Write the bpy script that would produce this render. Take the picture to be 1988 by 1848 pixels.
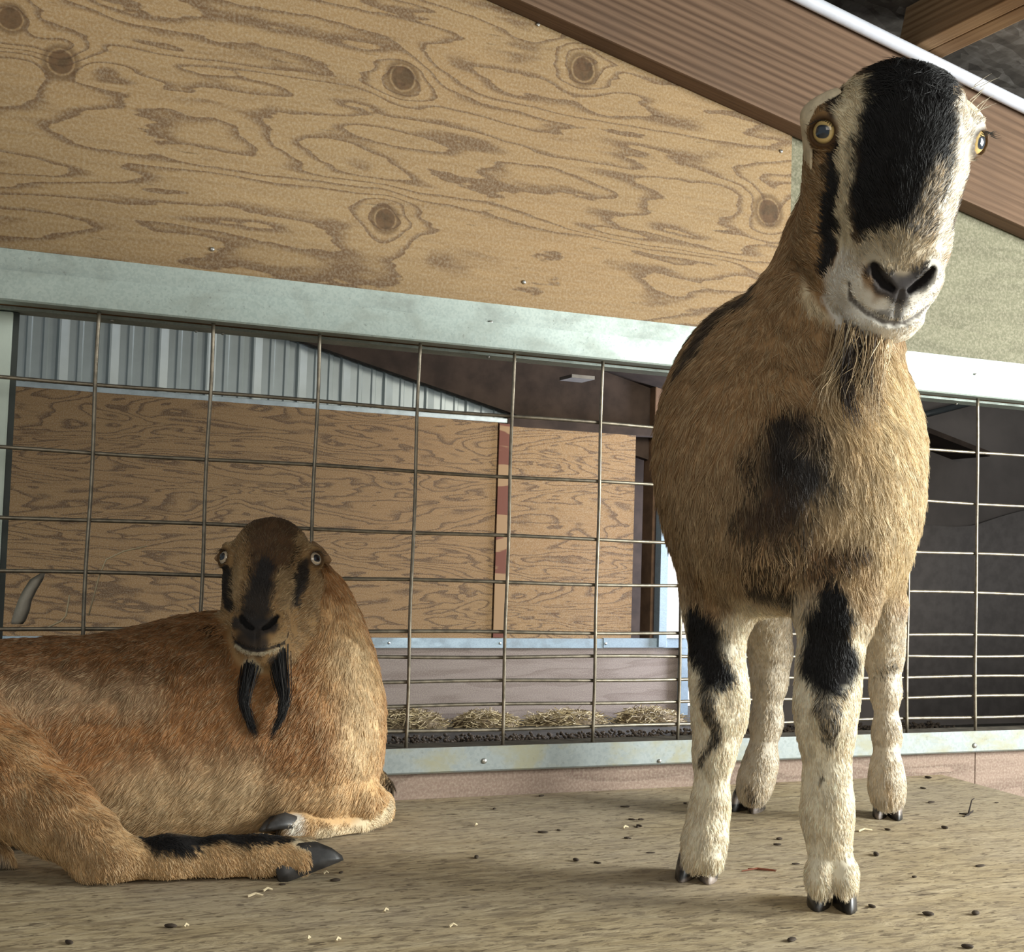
import bpy, bmesh, math, random
import numpy as np
from mathutils import Vector, Matrix

random.seed(7); RNG = np.random.default_rng(7)
for o in list(bpy.data.objects): bpy.data.objects.remove(o)
SC = bpy.context.scene
COL = SC.collection

# ------------------------------------------------------------------ camera, world, lights, exposure
FPX = 2600.0                                   # focal length in pixels of the 1988 x 1848 frame
YAW, PITCH, ROLL = -0.414927526, 0.0615087331, 0.0306856482
CAM = np.array([-0.20538, -1.85655, 0.35340])
FW = np.array([-math.sin(YAW)*math.cos(PITCH), math.cos(YAW)*math.cos(PITCH), math.sin(PITCH)])
_r0 = np.array([math.cos(YAW), math.sin(YAW), 0.0]); _u0 = np.cross(_r0, FW)
RT = _r0*math.cos(ROLL) + _u0*math.sin(ROLL)
UP = -_r0*math.sin(ROLL) + _u0*math.cos(ROLL)
cam_data = bpy.data.cameras.new('camera'); cam = bpy.data.objects.new('camera', cam_data); COL.objects.link(cam)
cam_data.sensor_width = 36.0; cam_data.lens = 36.0*FPX/1988.0
cam_data.clip_start = 0.02; cam_data.clip_end = 100
M = Matrix.Identity(4)
for i in range(3):
    M[i][0] = RT[i]; M[i][1] = UP[i]; M[i][2] = -FW[i]; M[i][3] = CAM[i]
cam.matrix_world = M
SC.camera = cam

SC.view_settings.view_transform = 'Standard'; SC.view_settings.look = 'None'
SC.view_settings.gamma = 1.0; SC.view_settings.use_curve_mapping = False
SC.view_settings.exposure = 0.0

world = bpy.data.worlds.new('world'); SC.world = world; world.use_nodes = True
bg = world.node_tree.nodes['Background']; bg.inputs[0].default_value = (0.80, 0.92, 1.0, 1); bg.inputs[1].default_value = 0.26

def area_light(name, loc, target, sx, sy, energy, color):
    l = bpy.data.lights.new(name, 'AREA'); l.shape = 'RECTANGLE'; l.size = sx; l.size_y = sy; l.energy = energy; l.color = color
    o = bpy.data.objects.new(name, l); COL.objects.link(o); o.location = loc
    d = Vector(target) - Vector(loc); o.rotation_euler = d.to_track_quat('-Z', 'Y').to_euler()
    return o
# daylight from the wide barn opening on the right, and from the open front behind the photographer
area_light('daylight_right_opening', (2.75, -1.75, 0.80), (0.6, -0.45, 0.40), 1.2, 1.2, 215, (0.97, 1.0, 0.96))
area_light('daylight_front_opening', (-0.9, -3.6, 1.5), (0.5, 0.0, 0.5), 2.4, 1.6, 31, (1.0, 0.93, 0.80))
# daylight falling through the far doorway onto the boards of the neighbouring pen
area_light('daylight_far_doorway', (3.35, 2.36, 0.42), (1.6, 2.55, 0.38), 0.38, 0.9, 95, (0.80, 0.86, 1.0))
# added lamp, out of view above the beam, to brighten the far plywood
area_light('far_plywood_lamp', (2.15, 1.55, 1.04), (1.85, 2.6, 0.38), 0.4, 0.25, 13, (1.0, 0.95, 0.82))
area_light('daylight_far_pen', (0.2, 0.9, 1.5), (0.6, 2.6, 0.3), 1.4, 0.8, 2.0, (1.0, 0.95, 0.85))

def pray(px, py): return FW + RT*((px-994)/FPX) - UP*((py-924)/FPX)
def P(px, py, d): return CAM + pray(px, py)*d
def on_y(px, py, y):
    r = pray(px, py); return CAM + r*((y-CAM[1])/r[1])
def on_z(px, py, z=0.0):
    r = pray(px, py); return CAM + r*((z-CAM[2])/r[2])
def depth_z(px, py, z=0.0):
    r = pray(px, py); return (z-CAM[2])/r[2]

# ------------------------------------------------------------------ tagging helpers
def tag(o, label=None, cat=None, group=None, kind=None):
    if label: o['label'] = label
    if cat: o['category'] = cat
    if group: o['group'] = group
    if kind: o['kind'] = kind
    return o
def empty(name, loc=(0, 0, 0)):
    o = bpy.data.objects.new(name, None); COL.objects.link(o); o.location = Vector(loc); o.empty_display_size = 0.05
    return o
def link_mesh(name, me, mat=None, parent=None):
    o = bpy.data.objects.new(name, me); COL.objects.link(o)
    if mat is not None:
        me.materials.append(mat)
    if parent is not None:
        o.parent = parent; o.matrix_parent_inverse = Matrix.Translation(parent.location).inverted()
    return o
def from_bm(name, bm, mat=None, parent=None, smooth=False):
    bmesh.ops.recalc_face_normals(bm, faces=bm.faces)
    me = bpy.data.meshes.new(name); bm.to_mesh(me); bm.free()
    if smooth:
        for p in me.polygons: p.use_smooth = True
    return link_mesh(name, me, mat, parent)
def recentre(o):
    """move a top-level mesh's origin to the bottom centre of its geometry"""
    me = o.data; n = len(me.vertices); co = np.empty(n*3); me.vertices.foreach_get('co', co); co = co.reshape(-1, 3)
    c = np.array([(co[:, 0].min()+co[:, 0].max())/2, (co[:, 1].min()+co[:, 1].max())/2, co[:, 2].min()])
    me.vertices.foreach_set('co', (co-c).ravel()); o.location = Vector(c); me.update()
    return o

def bm_box(bm, lo, hi, bevel=0.0):
    r = bmesh.ops.create_cube(bm, size=1.0)
    vs = r['verts']
    for v in vs:
        v.co = Vector([(lo[i]+hi[i])/2 + v.co[i]*(hi[i]-lo[i]) for i in range(3)])
    if bevel > 0:
        es = list({e for v in vs for e in v.link_edges})
        bmesh.ops.bevel(bm, geom=es, offset=bevel, segments=2, affect='EDGES', profile=0.7)
def bm_prism(bm, pts_xz, y0, y1, bevel=0.0):
    """polygon in the xz plane pushed from y0 to y1"""
    a = [bm.verts.new((x, y0, z)) for x, z in pts_xz]; b = [bm.verts.new((x, y1, z)) for x, z in pts_xz]
    n = len(a); fs = [bm.faces.new(a), bm.faces.new(b[::-1])]
    for i in range(n): fs.append(bm.faces.new((a[i], b[i], b[(i+1) % n], a[(i+1) % n])))
    if bevel > 0:
        es = list({e for f in fs for e in f.edges})
        bmesh.ops.bevel(bm, geom=es, offset=bevel, segments=2, affect='EDGES')
def bm_tube(bm, pts, radii, seg=8, cap=True):
    pts = [Vector(p) for p in pts]; rings = []
    if not hasattr(radii, '__len__'): radii = [radii]*len(pts)
    prev = None
    for i, p in enumerate(pts):
        t = (pts[min(i+1, len(pts)-1)] - pts[max(i-1, 0)]).normalized()
        ref = prev if prev is not None else (Vector((0, 0, 1)) if abs(t.z) < 0.9 else Vector((1, 0, 0)))
        a = (ref - t*ref.dot(t)).normalized(); b = t.cross(a); prev = a
        rings.append([bm.verts.new(p + (a*math.cos(2*math.pi*k/seg) + b*math.sin(2*math.pi*k/seg))*radii[i]) for k in range(seg)])
    for i in range(len(rings)-1):
        for k in range(seg):
            bm.faces.new((rings[i][k], rings[i][(k+1) % seg], rings[i+1][(k+1) % seg], rings[i+1][k]))
    if cap:
        bm.faces.new(rings[0][::-1]); bm.faces.new(rings[-1])

# ------------------------------------------------------------------ materials
def srgb(r, g, b):
    f = lambda c: (c/255/12.92) if c/255 <= 0.04045 else ((c/255+0.055)/1.055)**2.4
    return (f(r), f(g), f(b), 1.0)
class NT:
    def __init__(self, name):
        self.m = bpy.data.materials.new(name); self.m.use_nodes = True
        self.t = self.m.node_tree; self.n = self.t.nodes; self.b = self.n['Principled BSDF']
    def node(self, typ, **kw):
        n = self.n.new(typ)
        for k, v in kw.items(): setattr(n, k, v)
        return n
    def set(self, sock, v):
        if hasattr(v, 'is_output') or isinstance(v, bpy.types.NodeSocket): self.t.links.new(v, sock)
        else: sock.default_value = v
    def math(self, op, a, b=0.0, c=None, clamp=False):
        n = self.node('ShaderNodeMath', operation=op, use_clamp=clamp); self.set(n.inputs[0], a); self.set(n.inputs[1], b)
        if c is not None: self.set(n.inputs[2], c)
        return n.outputs[0]
    def mix(self, fac, a, b, blend='MIX'):
        n = self.node('ShaderNodeMix', data_type='RGBA', blend_type=blend); self.set(n.inputs[0], fac); self.set(n.inputs[6], a); self.set(n.inputs[7], b)
        return n.outputs[2]
    def mapping(self, vec, scale=(1, 1, 1), loc=(0, 0, 0), rot=(0, 0, 0)):
        n = self.node('ShaderNodeMapping'); self.set(n.inputs[0], vec); n.inputs['Scale'].default_value = scale
        n.inputs['Location'].default_value = loc; n.inputs['Rotation'].default_value = rot
        return n.outputs[0]
    def noise(self, vec, scale, detail=4, rough=0.5, dist=0.0, out=0):
        n = self.node('ShaderNodeTexNoise'); self.set(n.inputs['Vector'], vec); n.inputs['Scale'].default_value = scale
        n.inputs['Detail'].default_value = detail; n.inputs['Roughness'].default_value = rough; n.inputs['Distortion'].default_value = dist
        return n.outputs[out]
    def ramp(self, fac, stops, interp='LINEAR'):
        n = self.node('ShaderNodeValToRGB'); self.set(n.inputs[0], fac); cr = n.color_ramp; cr.interpolation = interp
        while len(cr.elements) < len(stops): cr.elements.new(0.5)
        for e, (p, c) in zip(cr.elements, stops):
            e.position = p; e.color = c if len(c) == 4 else (*c, 1)
        return n.outputs[0]
    def map(self, v, a, b, c=0.0, d=1.0, smooth=True):
        n = self.node('ShaderNodeMapRange'); n.interpolation_type = 'SMOOTHSTEP' if smooth else 'LINEAR'
        self.set(n.inputs[0], v); n.inputs[1].default_value = a; n.inputs[2].default_value = b; n.inputs[3].default_value = c; n.inputs[4].default_value = d
        return n.outputs[0]
    def bump(self, h, strength=0.3, dist=0.002):
        n = self.node('ShaderNodeBump'); n.inputs['Strength'].default_value = strength; n.inputs['Distance'].default_value = dist
        self.set(n.inputs['Height'], h); self.t.links.new(n.outputs[0], self.b.inputs['Normal'])
    def pos(self):
        return self.node('ShaderNodeNewGeometry').outputs['Position']
    def obj(self):
        return self.node('ShaderNodeTexCoord').outputs['Object']
    def finish(self, color, rough=0.7, metal=0.0, spec=0.3):
        self.set(self.b.inputs['Base Color'], color); self.set(self.b.inputs['Roughness'], rough); self.b.inputs['Metallic'].default_value = metal
        self.b.inputs['Specular IOR Level'].default_value = spec
        return self.m

def plywood(name, light, dark, gain=1.0, knots=(), seed=0.0, gscale=1.0, lines=7.0, stain=None, contrast=0.8, rot=0.0):
    """rotary-cut fir face veneer lying in the xz plane: contour lines of a stretched height field, rings round the knots"""
    s = NT(name); p = s.pos()
    q = s.mapping(p, (0.95*gscale, 0.0, 5.6*gscale), (seed, seed*0.7, seed*1.3), (0, rot, 0))
    w = s.noise(s.mapping(p, (3*gscale, 0, 12*gscale), (seed+3, 0, 1)), 1.6, 4, 0.6)
    h = s.noise(q, 1.25, 2.6, 0.50, 0.75)
    h = s.math('ADD', h, s.math('MULTIPLY', w, 0.12))
    core = None; ring = None
    for (kx, kz, kr) in knots:
        d = s.node('ShaderNodeVectorMath', operation='DISTANCE'); s.set(d.inputs[0], s.mapping(p, (1, 0, 1.0))); d.inputs[1].default_value = (kx, 0, kz)
        dd = s.math('ADD', d.outputs['Value'], s.math('MULTIPLY', s.math('SUBTRACT', w, 0.5), kr*0.5))
        g = s.math('EXPONENT', s.math('MULTIPLY', s.math('POWER', s.math('DIVIDE', dd, kr*2.0), 2.0), -1.0))
        h = s.math('ADD', h, s.math('MULTIPLY', g, 0.15))
        c = s.map(dd, kr*0.78, kr*1.0, 1.0, 0.0)
        r = s.math('MULTIPLY', s.map(dd, kr*0.9, kr*1.05, 0.0, 1.0), s.map(dd, kr*1.1, kr*1.55, 1.0, 0.0))
        core = c if core is None else s.math('MAXIMUM', core, c); ring = r if ring is None else s.math('MAXIMUM', ring, r)
    fr = s.math('FRACT', s.math('MULTIPLY', h, lines))
    # thin dark latewood line with a soft side, plus wide smudges
    line = s.math('MULTIPLY', s.map(fr, 0.0, 0.06, 0, 1), s.map(fr, 0.10, 0.46, 1, 0))
    wide = s.map(s.noise(s.mapping(p, (1.7*gscale, 0, 15*gscale), (seed*2+5, 0, 2)), 1.5, 4, 0.62, 0.6), 0.57, 0.72, 0, 1)
    fib = s.noise(s.mapping(p, (9, 0, 150), (seed, 0, 0)), 1.0, 3, 0.6)
    chk = s.map(s.noise(s.mapping(p, (16, 0, 190), (seed+9, 0, 4)), 1.0, 2, 0.5), 0.66, 0.76, 0, 1)
    fine = s.noise(p, 260, 2, 0.6)
    big = s.noise(s.mapping(p, (1.1, 0, 2.2), (seed+2, 0, 7)), 1.3, 2, 0.5)
    base = s.mix(big, light, stain if stain else light)
    base = s.mix(s.math('MULTIPLY', s.map(fib, 0.3, 0.7), 0.25), base, dark)
    col = s.mix(s.math('MULTIPLY', line, contrast), base, dark)
    col = s.mix(s.math('MULTIPLY', wide, 0.55*contrast), col, dark)
    col = s.mix(s.math('MULTIPLY', chk, 0.45), col, (dark[0]*0.35, dark[1]*0.35, dark[2]*0.35, 1))
    col = s.mix(s.map(fine, 0.35, 0.75, 0, 0.16), col, (0.75, 0.68, 0.52, 1))
    if core is not None:
        kn = s.mix(s.map(s.noise(p, 90, 3), 0.35, 0.65), (dark[0]*0.75, dark[1]*0.72, dark[2]*0.75, 1), (dark[0]*0.4, dark[1]*0.4, dark[2]*0.4, 1))
        col = s.mix(s.math('MULTIPLY', ring, 0.6), col, (dark[0]*0.55, dark[1]*0.5, dark[2]*0.45, 1))
        col = s.mix(s.math('MULTIPLY', core, 0.85), col, kn)
    s.bump(s.math('ADD', s.math('MULTIPLY', line, -0.4), s.math('MULTIPLY', fib, 0.6)), 0.25, 0.002)
    return s.finish(col, 0.72, 0, 0.25)

def board_wood(name, light, dark, axis='x', seed=0.0, freq=85.0):
    """sawn board with close straight grain running along one local axis"""
    s = NT(name); p = s.obj()
    sc = {'x': (0.55, 14, 14), 'y': (14, 0.55, 14), 'z': (14, 14, 0.55)}[axis]
    w = s.noise(s.mapping(p, tuple(c*0.5 for c in sc), (seed, seed, seed)), 1.0, 3, 0.5)
    sep = s.node('ShaderNodeSeparateXYZ'); s.set(sep.inputs[0], p)
    cross = sep.outputs[2] if axis != 'z' else sep.outputs[0]
    ph = s.math('ADD', s.math('MULTIPLY', cross, freq*6.283), s.math('MULTIPLY', w, 26.0))
    st = s.math('ADD', s.math('MULTIPLY', s.math('SINE', ph), 0.5), 0.5)
    fib = s.noise(s.mapping(p, tuple(c*14 if c > 1 else c*8 for c in sc), (seed, 0, 0)), 1.0, 3, 0.6)
    amt = s.map(s.noise(s.mapping(p, (0.8, 6, 6), (seed+3, 1, 1)), 1.0, 2), 0.3, 0.7, 0.35, 0.9)
    col = s.mix(s.math('MULTIPLY', s.math('POWER', st, 1.6), amt), light, dark)
    col = s.mix(s.map(fib, 0.4, 0.75, 0, 0.4), col, (dark[0]*0.6, dark[1]*0.6, dark[2]*0.6, 1))
    col = s.mix(s.map(s.noise(p, 9, 3), 0.5, 0.75, 0, 0.3), col, (light[0]*0.6, light[1]*0.62, light[2]*0.66, 1))
    s.bump(s.math('ADD', st, fib), 0.3, 0.0015)
    return s.finish(col, 0.75, 0, 0.2)

def galvanised(name, base=(0.62, 0.68, 0.66, 1), dirt=(0.34, 0.35, 0.27, 1), dirt_amt=0.35, metal=0.35, rough=0.5, spangle=330):
    s = NT(name); p = s.pos()
    v = s.node('ShaderNodeTexVoronoi'); s.set(v.inputs['Vector'], s.mapping(p, (1, 1, 1))); v.inputs['Scale'].default_value = spangle
    sp = s.math('MULTIPLY', v.outputs['Color'] if False else s.noise(v.outputs['Color'], 3.0, 0), 1.0)
    col = s.mix(s.map(sp, 0.35, 0.65), base, (base[0]*0.86, base[1]*0.88, base[2]*0.89, 1))
    n = s.noise(s.mapping(p, (1, 1, 1.6)), 13, 6, 0.62, 0.3)
    col = s.mix(s.math('MULTIPLY', s.map(n, 0.46, 0.68), dirt_amt), col, dirt)
    n2 = s.noise(p, 140, 3, 0.6)
    col = s.mix(s.map(n2, 0.64, 0.72, 0, 0.35), col, (0.12, 0.12, 0.1, 1))
    s.bump(s.math('ADD', sp, n), 0.12, 0.001)
    return s.finish(col, s.map(n, 0.3, 0.7, rough-0.1, rough+0.15), metal, 0.5)

def plain(name, col, rough=0.6, metal=0.0, var=0.15, vs=25, spec=0.3, bump=0.1):
    s = NT(name); p = s.obj(); n = s.noise(p, vs, 5, 0.6)
    c = s.mix(s.map(n, 0.3, 0.7), (col[0]*(1-var), col[1]*(1-var), col[2]*(1-var), 1), (min(1, col[0]*(1+var)), min(1, col[1]*(1+var)), min(1, col[2]*(1+var)), 1))
    s.bump(n, bump, 0.002)
    return s.finish(c, rough, metal, spec)

# ================================================================== THE PLACE
def wpt(x, z, kr): return (x, z, kr)
KNOTS = []
for (px, py, rpx) in [(20, 35, 24), (118, 122, 27), (782, 152, 27), (748, 425, 24), (1132, 135, 26), (1492, 410, 26)]:
    w = on_y(px, py, 0.004); KNOTS.append((w[0], w[2], rpx*(w-CAM).dot(FW)/FPX))
m_ply = plywood('plywood_front', (0.255, 0.180, 0.086, 1), (0.115, 0.062, 0.027, 1), knots=KNOTS, seed=1.7, gscale=1.0, lines=16.0, stain=(0.30, 0.175, 0.075, 1), contrast=0.9)
m_ply_grey = plywood('plywood_grey', (0.15, 0.145, 0.092, 1), (0.085, 0.080, 0.048, 1), seed=4.1, gscale=1.3, lines=4.0, contrast=0.35, rot=1.57)
m_ply_pink = plywood('plywood_weathered', (0.235, 0.165, 0.13, 1), (0.10, 0.060, 0.045, 1), seed=6.3, gscale=1.8, lines=5.0, contrast=0.5)
m_ply_far = plywood('plywood_far', (0.27, 0.165, 0.070, 1), (0.095, 0.048, 0.020, 1), seed=9.2, gscale=1.15, lines=17.0, stain=(0.25, 0.135, 0.055, 1), contrast=0.95)
m_ply_far_low = plywood('plywood_far_low', (0.23, 0.185, 0.165, 1), (0.13, 0.092, 0.08, 1), seed=12.5, gscale=1.0, lines=5.0, contrast=0.5)
m_rafter = board_wood('rafter_wood', (0.150, 0.092, 0.057, 1), (0.062, 0.034, 0.019, 1), 'x', 2.0, 70)
m_purlin = board_wood('purlin_wood', (0.34, 0.22, 0.12, 1), (0.16, 0.085, 0.04, 1), 'y', 5.0, 70)
m_core = board_wood('beam_wood', (0.26, 0.14, 0.06, 1), (0.10, 0.05, 0.02, 1), 'x', 8.0, 90)
m_galv = galvanised('galvanised_header', (0.42, 0.49, 0.45, 1), (0.30, 0.33, 0.29, 1), 0.55, 0.2, 0.5)
m_galv_sill = galvanised('galvanised_sill', (0.27, 0.30, 0.295, 1), (0.28, 0.27, 0.18, 1), 0.9, 0.2, 0.5, 240)
m_galv_far = galvanised('galvanised_far', (0.27, 0.34, 0.39, 1), (0.18, 0.20, 0.20, 1), 0.4, 0.3, 0.5)
m_wire = plain('wire_steel', (0.27, 0.235, 0.18), 0.42, 0.7, 0.3, 60, 0.5)
m_screw = plain('screw_steel', (0.55, 0.55, 0.52), 0.35, 0.9, 0.1, 80, 0.5)
m_pvc = plain('white_pvc', (0.52, 0.54, 0.60), 0.4, 0.0, 0.06, 40, 0.5, 0.03)
m_dark = plain('dark_panel', (0.088, 0.074, 0.067), 0.8, 0.0, 0.12, 6, 0.2)
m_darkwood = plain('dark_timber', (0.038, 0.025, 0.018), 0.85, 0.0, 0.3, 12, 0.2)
m_post = plain('painted_post', (0.66, 0.76, 0.68), 0.45, 0.0, 0.05, 20, 0.4, 0.02)
m_whitewood = plain('pale_door_wood', (0.62, 0.57, 0.50), 0.7, 0.0, 0.15, 18, 0.2)

# --- floor: the plywood platform the goats are on
def floor_material():
    s = NT('platform_wood'); p = s.pos()
    g = s.noise(s.mapping(p, (8, 27, 1)), 1.0, 7, 0.68, 1.2)
    g2 = s.noise(s.mapping(p, (24, 85, 1), (3, 1, 0)), 1.0, 5, 0.66, 0.9)
    big = s.noise(p, 2.2, 3, 0.5)
    sp = s.noise(s.mapping(p, (26, 80, 1), (7, 2, 0)), 1.0, 3, 0.6)
    col = s.ramp(g, [(0.26, (0.27, 0.205, 0.115)), (0.44, (0.40, 0.315, 0.185)), (0.60, (0.48, 0.39, 0.245)), (0.76, (0.56, 0.47, 0.32))])
    col = s.mix(s.map(g2, 0.38, 0.54, 0.66, 0.0), col, (0.15, 0.11, 0.066, 1))
    col = s.mix(s.map(big, 0.35, 0.65, 0.0, 0.45), col, (0.38, 0.325, 0.255, 1))
    flk = s.noise(s.mapping(p, (60, 150, 1), (1, 5, 0)), 1.0, 3, 0.6)
    col = s.mix(s.map(flk, 0.57, 0.65, 0, 0.7), col, (0.11, 0.08, 0.048, 1))
    col = s.mix(s.map(sp, 0.63, 0.69, 0, 0.8), col, (0.075, 0.053, 0.034, 1))
    dust = s.noise(s.mapping(p, (45, 90, 1)), 1.0, 4, 0.7)
    col = s.mix(s.map(dust, 0.58, 0.74, 0, 0.55), col, (0.52, 0.43, 0.29, 1))
    s.bump(s.math('ADD', g2, s.math('MULTIPLY', g, 1.5)), 0.5, 0.003)
    return s.finish(col, 0.72, 0, 0.25)
m_floor = floor_material()
bm = bmesh.new()
top = [(-1.5, -0.001), (1.449, -0.001), (1.423, -0.2177), (1.24, -1.70), (-1.5, -1.70)]
a = [bm.verts.new((x, y, 0)) for x, y in top]; b = [bm.verts.new((x, y, -0.019)) for x, y in top]
bm.faces.new(a[::-1]); bm.faces.new(b)
for i in range(5): bm.faces.new((a[i], a[(i+1) % 5], b[(i+1) % 5], b[i]))
o = from_bm('floor', bm, m_floor); tag(o, kind='structure')
bm = bmesh.new(); bm_box(bm, (-2.0, -2.2, -0.42), (3.6, 0.03, -0.40)); o = from_bm('floor', bm, plain('barn_ground', (0.16, 0.12, 0.085), 0.9, 0, 0.3, 8)); tag(o, kind='structure')

# --- front wall of the pen: upper plywood sheets, lower plywood sheets
SL = -0.2166
def raf_z(x): return 1.1978 + SL*(x-0.5843)
bm = bmesh.new(); bm_prism(bm, [(-1.5, 0.7425), (1.1145, 0.7370), (1.1145, raf_z(1.1145)+0.05), (-1.5, raf_z(-1.5)+0.05)], 0.004, 0.016)
o = from_bm('wall_back', bm, m_ply); tag(o, kind='structure')
bm = bmesh.new(); bm_prism(bm, [(1.1185, 0.737), (3.0, 0.737), (3.0, raf_z(3.0)+0.05), (1.1185, raf_z(1.1185)+0.05)], 0.010, 0.024)
o = from_bm('wall_back', bm, m_ply_grey); tag(o, kind='structure')
xj = on_y(1893, 1480, 0.0)[0]
bm = bmesh.new(); bm_box(bm, (-1.5, 0.0, -0.40), (xj-0.001, 0.018, 0.046)); o = from_bm('wall_back', bm, m_ply_pink); tag(o, kind='structure')
bm = bmesh.new(); bm_box(bm, (xj+0.001, 0.0, -0.40), (3.0, 0.018, 0.046)); o = from_bm('wall_back', bm, m_ply_pink); tag(o, kind='structure')

# --- header beam: wooden core clad with two overlapping galvanised strips, screws
hb = empty('header_beam', (0.75, 0.0, 0.668))
tag(hb, 'horizontal wooden beam clad in galvanised steel strips above the wire panel', 'beam')
bm = bmesh.new(); bm_box(bm, (-1.5, -0.013, 0.670), (3.0, 0.080, 0.7345)); from_bm('wooden_core', bm, m_core, hb)
def strip(name, zlo, zhi, y, wav, lip, mat, parent, x0=-1.5, x1=3.0, n=90, yback=None):
    """folded sheet: front face plus a lip turned under (lip<0: no lip)"""
    bm = bmesh.new(); rows = []
    prof = [(y, zhi), (y, zlo+0.002), (y+0.002, zlo)] + ([(y+lip, zlo)] if lip > 0 else [])
    for i in range(n+1):
        x = x0+(x1-x0)*i/n
        dz = wav*(math.sin(x*3.1+1)+0.6*math.sin(x*7.7))
        rows.append([bm.verts.new((x, py, pz+(dz if k == 0 else 0))) for k, (py, pz) in enumerate(prof)])
    for i in range(n):
        for k in range(len(prof)-1):
            bm.faces.new((rows[i][k], rows[i+1][k], rows[i+1][k+1], rows[i][k+1]))
    o = from_bm(name, bm, mat, parent)
    md = o.modifiers.new('sheet', 'SOLIDIFY'); md.thickness = 0.0012; md.offset = 0
    return o
strip('upper_flashing', 0.700, 0.7352, -0.0150, 0.0, 0.0, galvanised('galvanised_upper', (0.40, 0.46, 0.42, 1), (0.26, 0.29, 0.26, 1), 0.6, 0.2, 0.55), hb)
strip('lower_flashing', 0.6672, 0.7060, -0.0196, 0.0014, 0.030, m_galv, hb)
bm = bmesh.new(); bm_box(bm, (-1.5, 0.040, 0.6655), (3.0, 0.081, 0.6695)); from_bm('underside_flashing', bm, m_galv, hb)
def screw(parent, loc, ax='y', r=0.0032):
    bm = bmesh.new(); l = Vector(loc)
    d = Vector((0, -1, 0)) if ax == 'y' else Vector((0, 0, -1))
    bm_tube(bm, [l, l+d*0.0012, l+d*0.0024, l+d*0.0030], [r, r, r*0.8, r*0.35], 12)
    return from_bm('screw', bm, m_screw, parent, True)
for px, py in [(95, 540), (953, 626), (1893, 728)]:
    screw(hb, on_y(px, py, -0.0162))
for px, py in [(30, 606), (222, 613), (430, 646), (380, 640), (948, 690), (983, 704), (1843, 783)]:
    w = on_z(px, py, 0.667); screw(hb, (w[0], min(max(w[1], 0.045), 0.07), 0.6655), 'z', 0.0026)

# --- sill
sl = empty('sill_rail', (0.75, 0.0, 0.036))
tag(sl, 'low galvanised rail with dusty wooden top along the foot of the wire panel', 'rail')
m_silltop = plain('sill_dust', (0.10, 0.085, 0.065), 0.9, 0, 0.4, 40)
bm = bmesh.new(); bm_box(bm, (-1.5, -0.0135, 0.038), (3.0, 0.042, 0.0745)); from_bm('wooden_core', bm, m_silltop, sl)
strip('steel_facing', 0.0395, 0.0758, -0.0158, 0.0, 0.0, m_galv_sill, sl)
for px, py, r in [(940, 1477, 0.0042), (1280, 1477, 0.003), (1892, 1447, 0.0046)]:
    screw(sl, on_y(px, py, -0.0165), 'y', r)

# --- screws driven into the plywood
for i, (px, py) in enumerate([(412, 484), (1044, 48), (1017, 548), (1516, 294)]):
    o = screw(None, on_y(px, py, 0.004), 'y', 0.0032)
    recentre(o)
    tag(o, ['steel screw low on the upper plywood, above the reclining goat', 'steel screw high on the upper plywood just under the rafter',
            'steel screw low on the upper plywood near the middle', 'steel screw at the right end of the upper plywood by the goat head'][i], 'screw')

# --- welded wire panel
wp = empty('wire_panel', (0.75, 0.0, 0.075))
tag(wp, 'welded wire stock panel with rectangular openings closing the gap between beam and rail', 'wire fence')
HZ = [0.75*h+0.0975 for h in (0.6295, 0.5065, 0.3863, 0.2931, 0.1929, 0.1436, 0.0955, 0.0486, 0.0)]
for k in range(-2, 15):
    bm = bmesh.new(); x = 0.1524*k; ph = RNG.uniform(0, 6)
    pts = [(x + 0.0011*math.sin(z*21+ph), 0.0011*math.cos(z*17+ph), z) for z in np.linspace(0.0745, 0.6725, 26)]
    bm_tube(bm, pts, 0.0027, 8); from_bm('vertical_wire', bm, m_wire, wp, True)
for z in HZ:
    bm = bmesh.new(); ph = RNG.uniform(0, 6)
    pts = [(x, 0.0048, z + 0.0010*math.sin(x*13+ph)) for x in np.linspace(-0.34, 2.16, 90)]
    bm_tube(bm, pts, 0.0027, 8); from_bm('horizontal_wire', bm, m_wire, wp, True)

# --- painted steel post at the left end of the panel
pa = on_y(25, 612, 0.06)[0]; pb = on_y(5, 1240, 0.06)[0]; px_ = (pa+pb)/2
po = empty('steel_post', (px_-0.05, 0.07, -0.40)); tag(po, 'pale green-white steel post at the far left behind the wire panel', 'post')
bm = bmesh.new(); bm_box(bm, (px_-0.10, 0.052, -0.40), (px_-0.004, 0.125, 0.664), 0.003); from_bm('post_body', bm, m_post, po)
bm = bmesh.new(); bm_box(bm, (px_-0.004, 0.056, -0.40), (px_+0.004, 0.12, 0.664)); from_bm('edge_seal', bm, plain('dark_edge', (0.05, 0.06, 0.055), 0.5), po)

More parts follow.
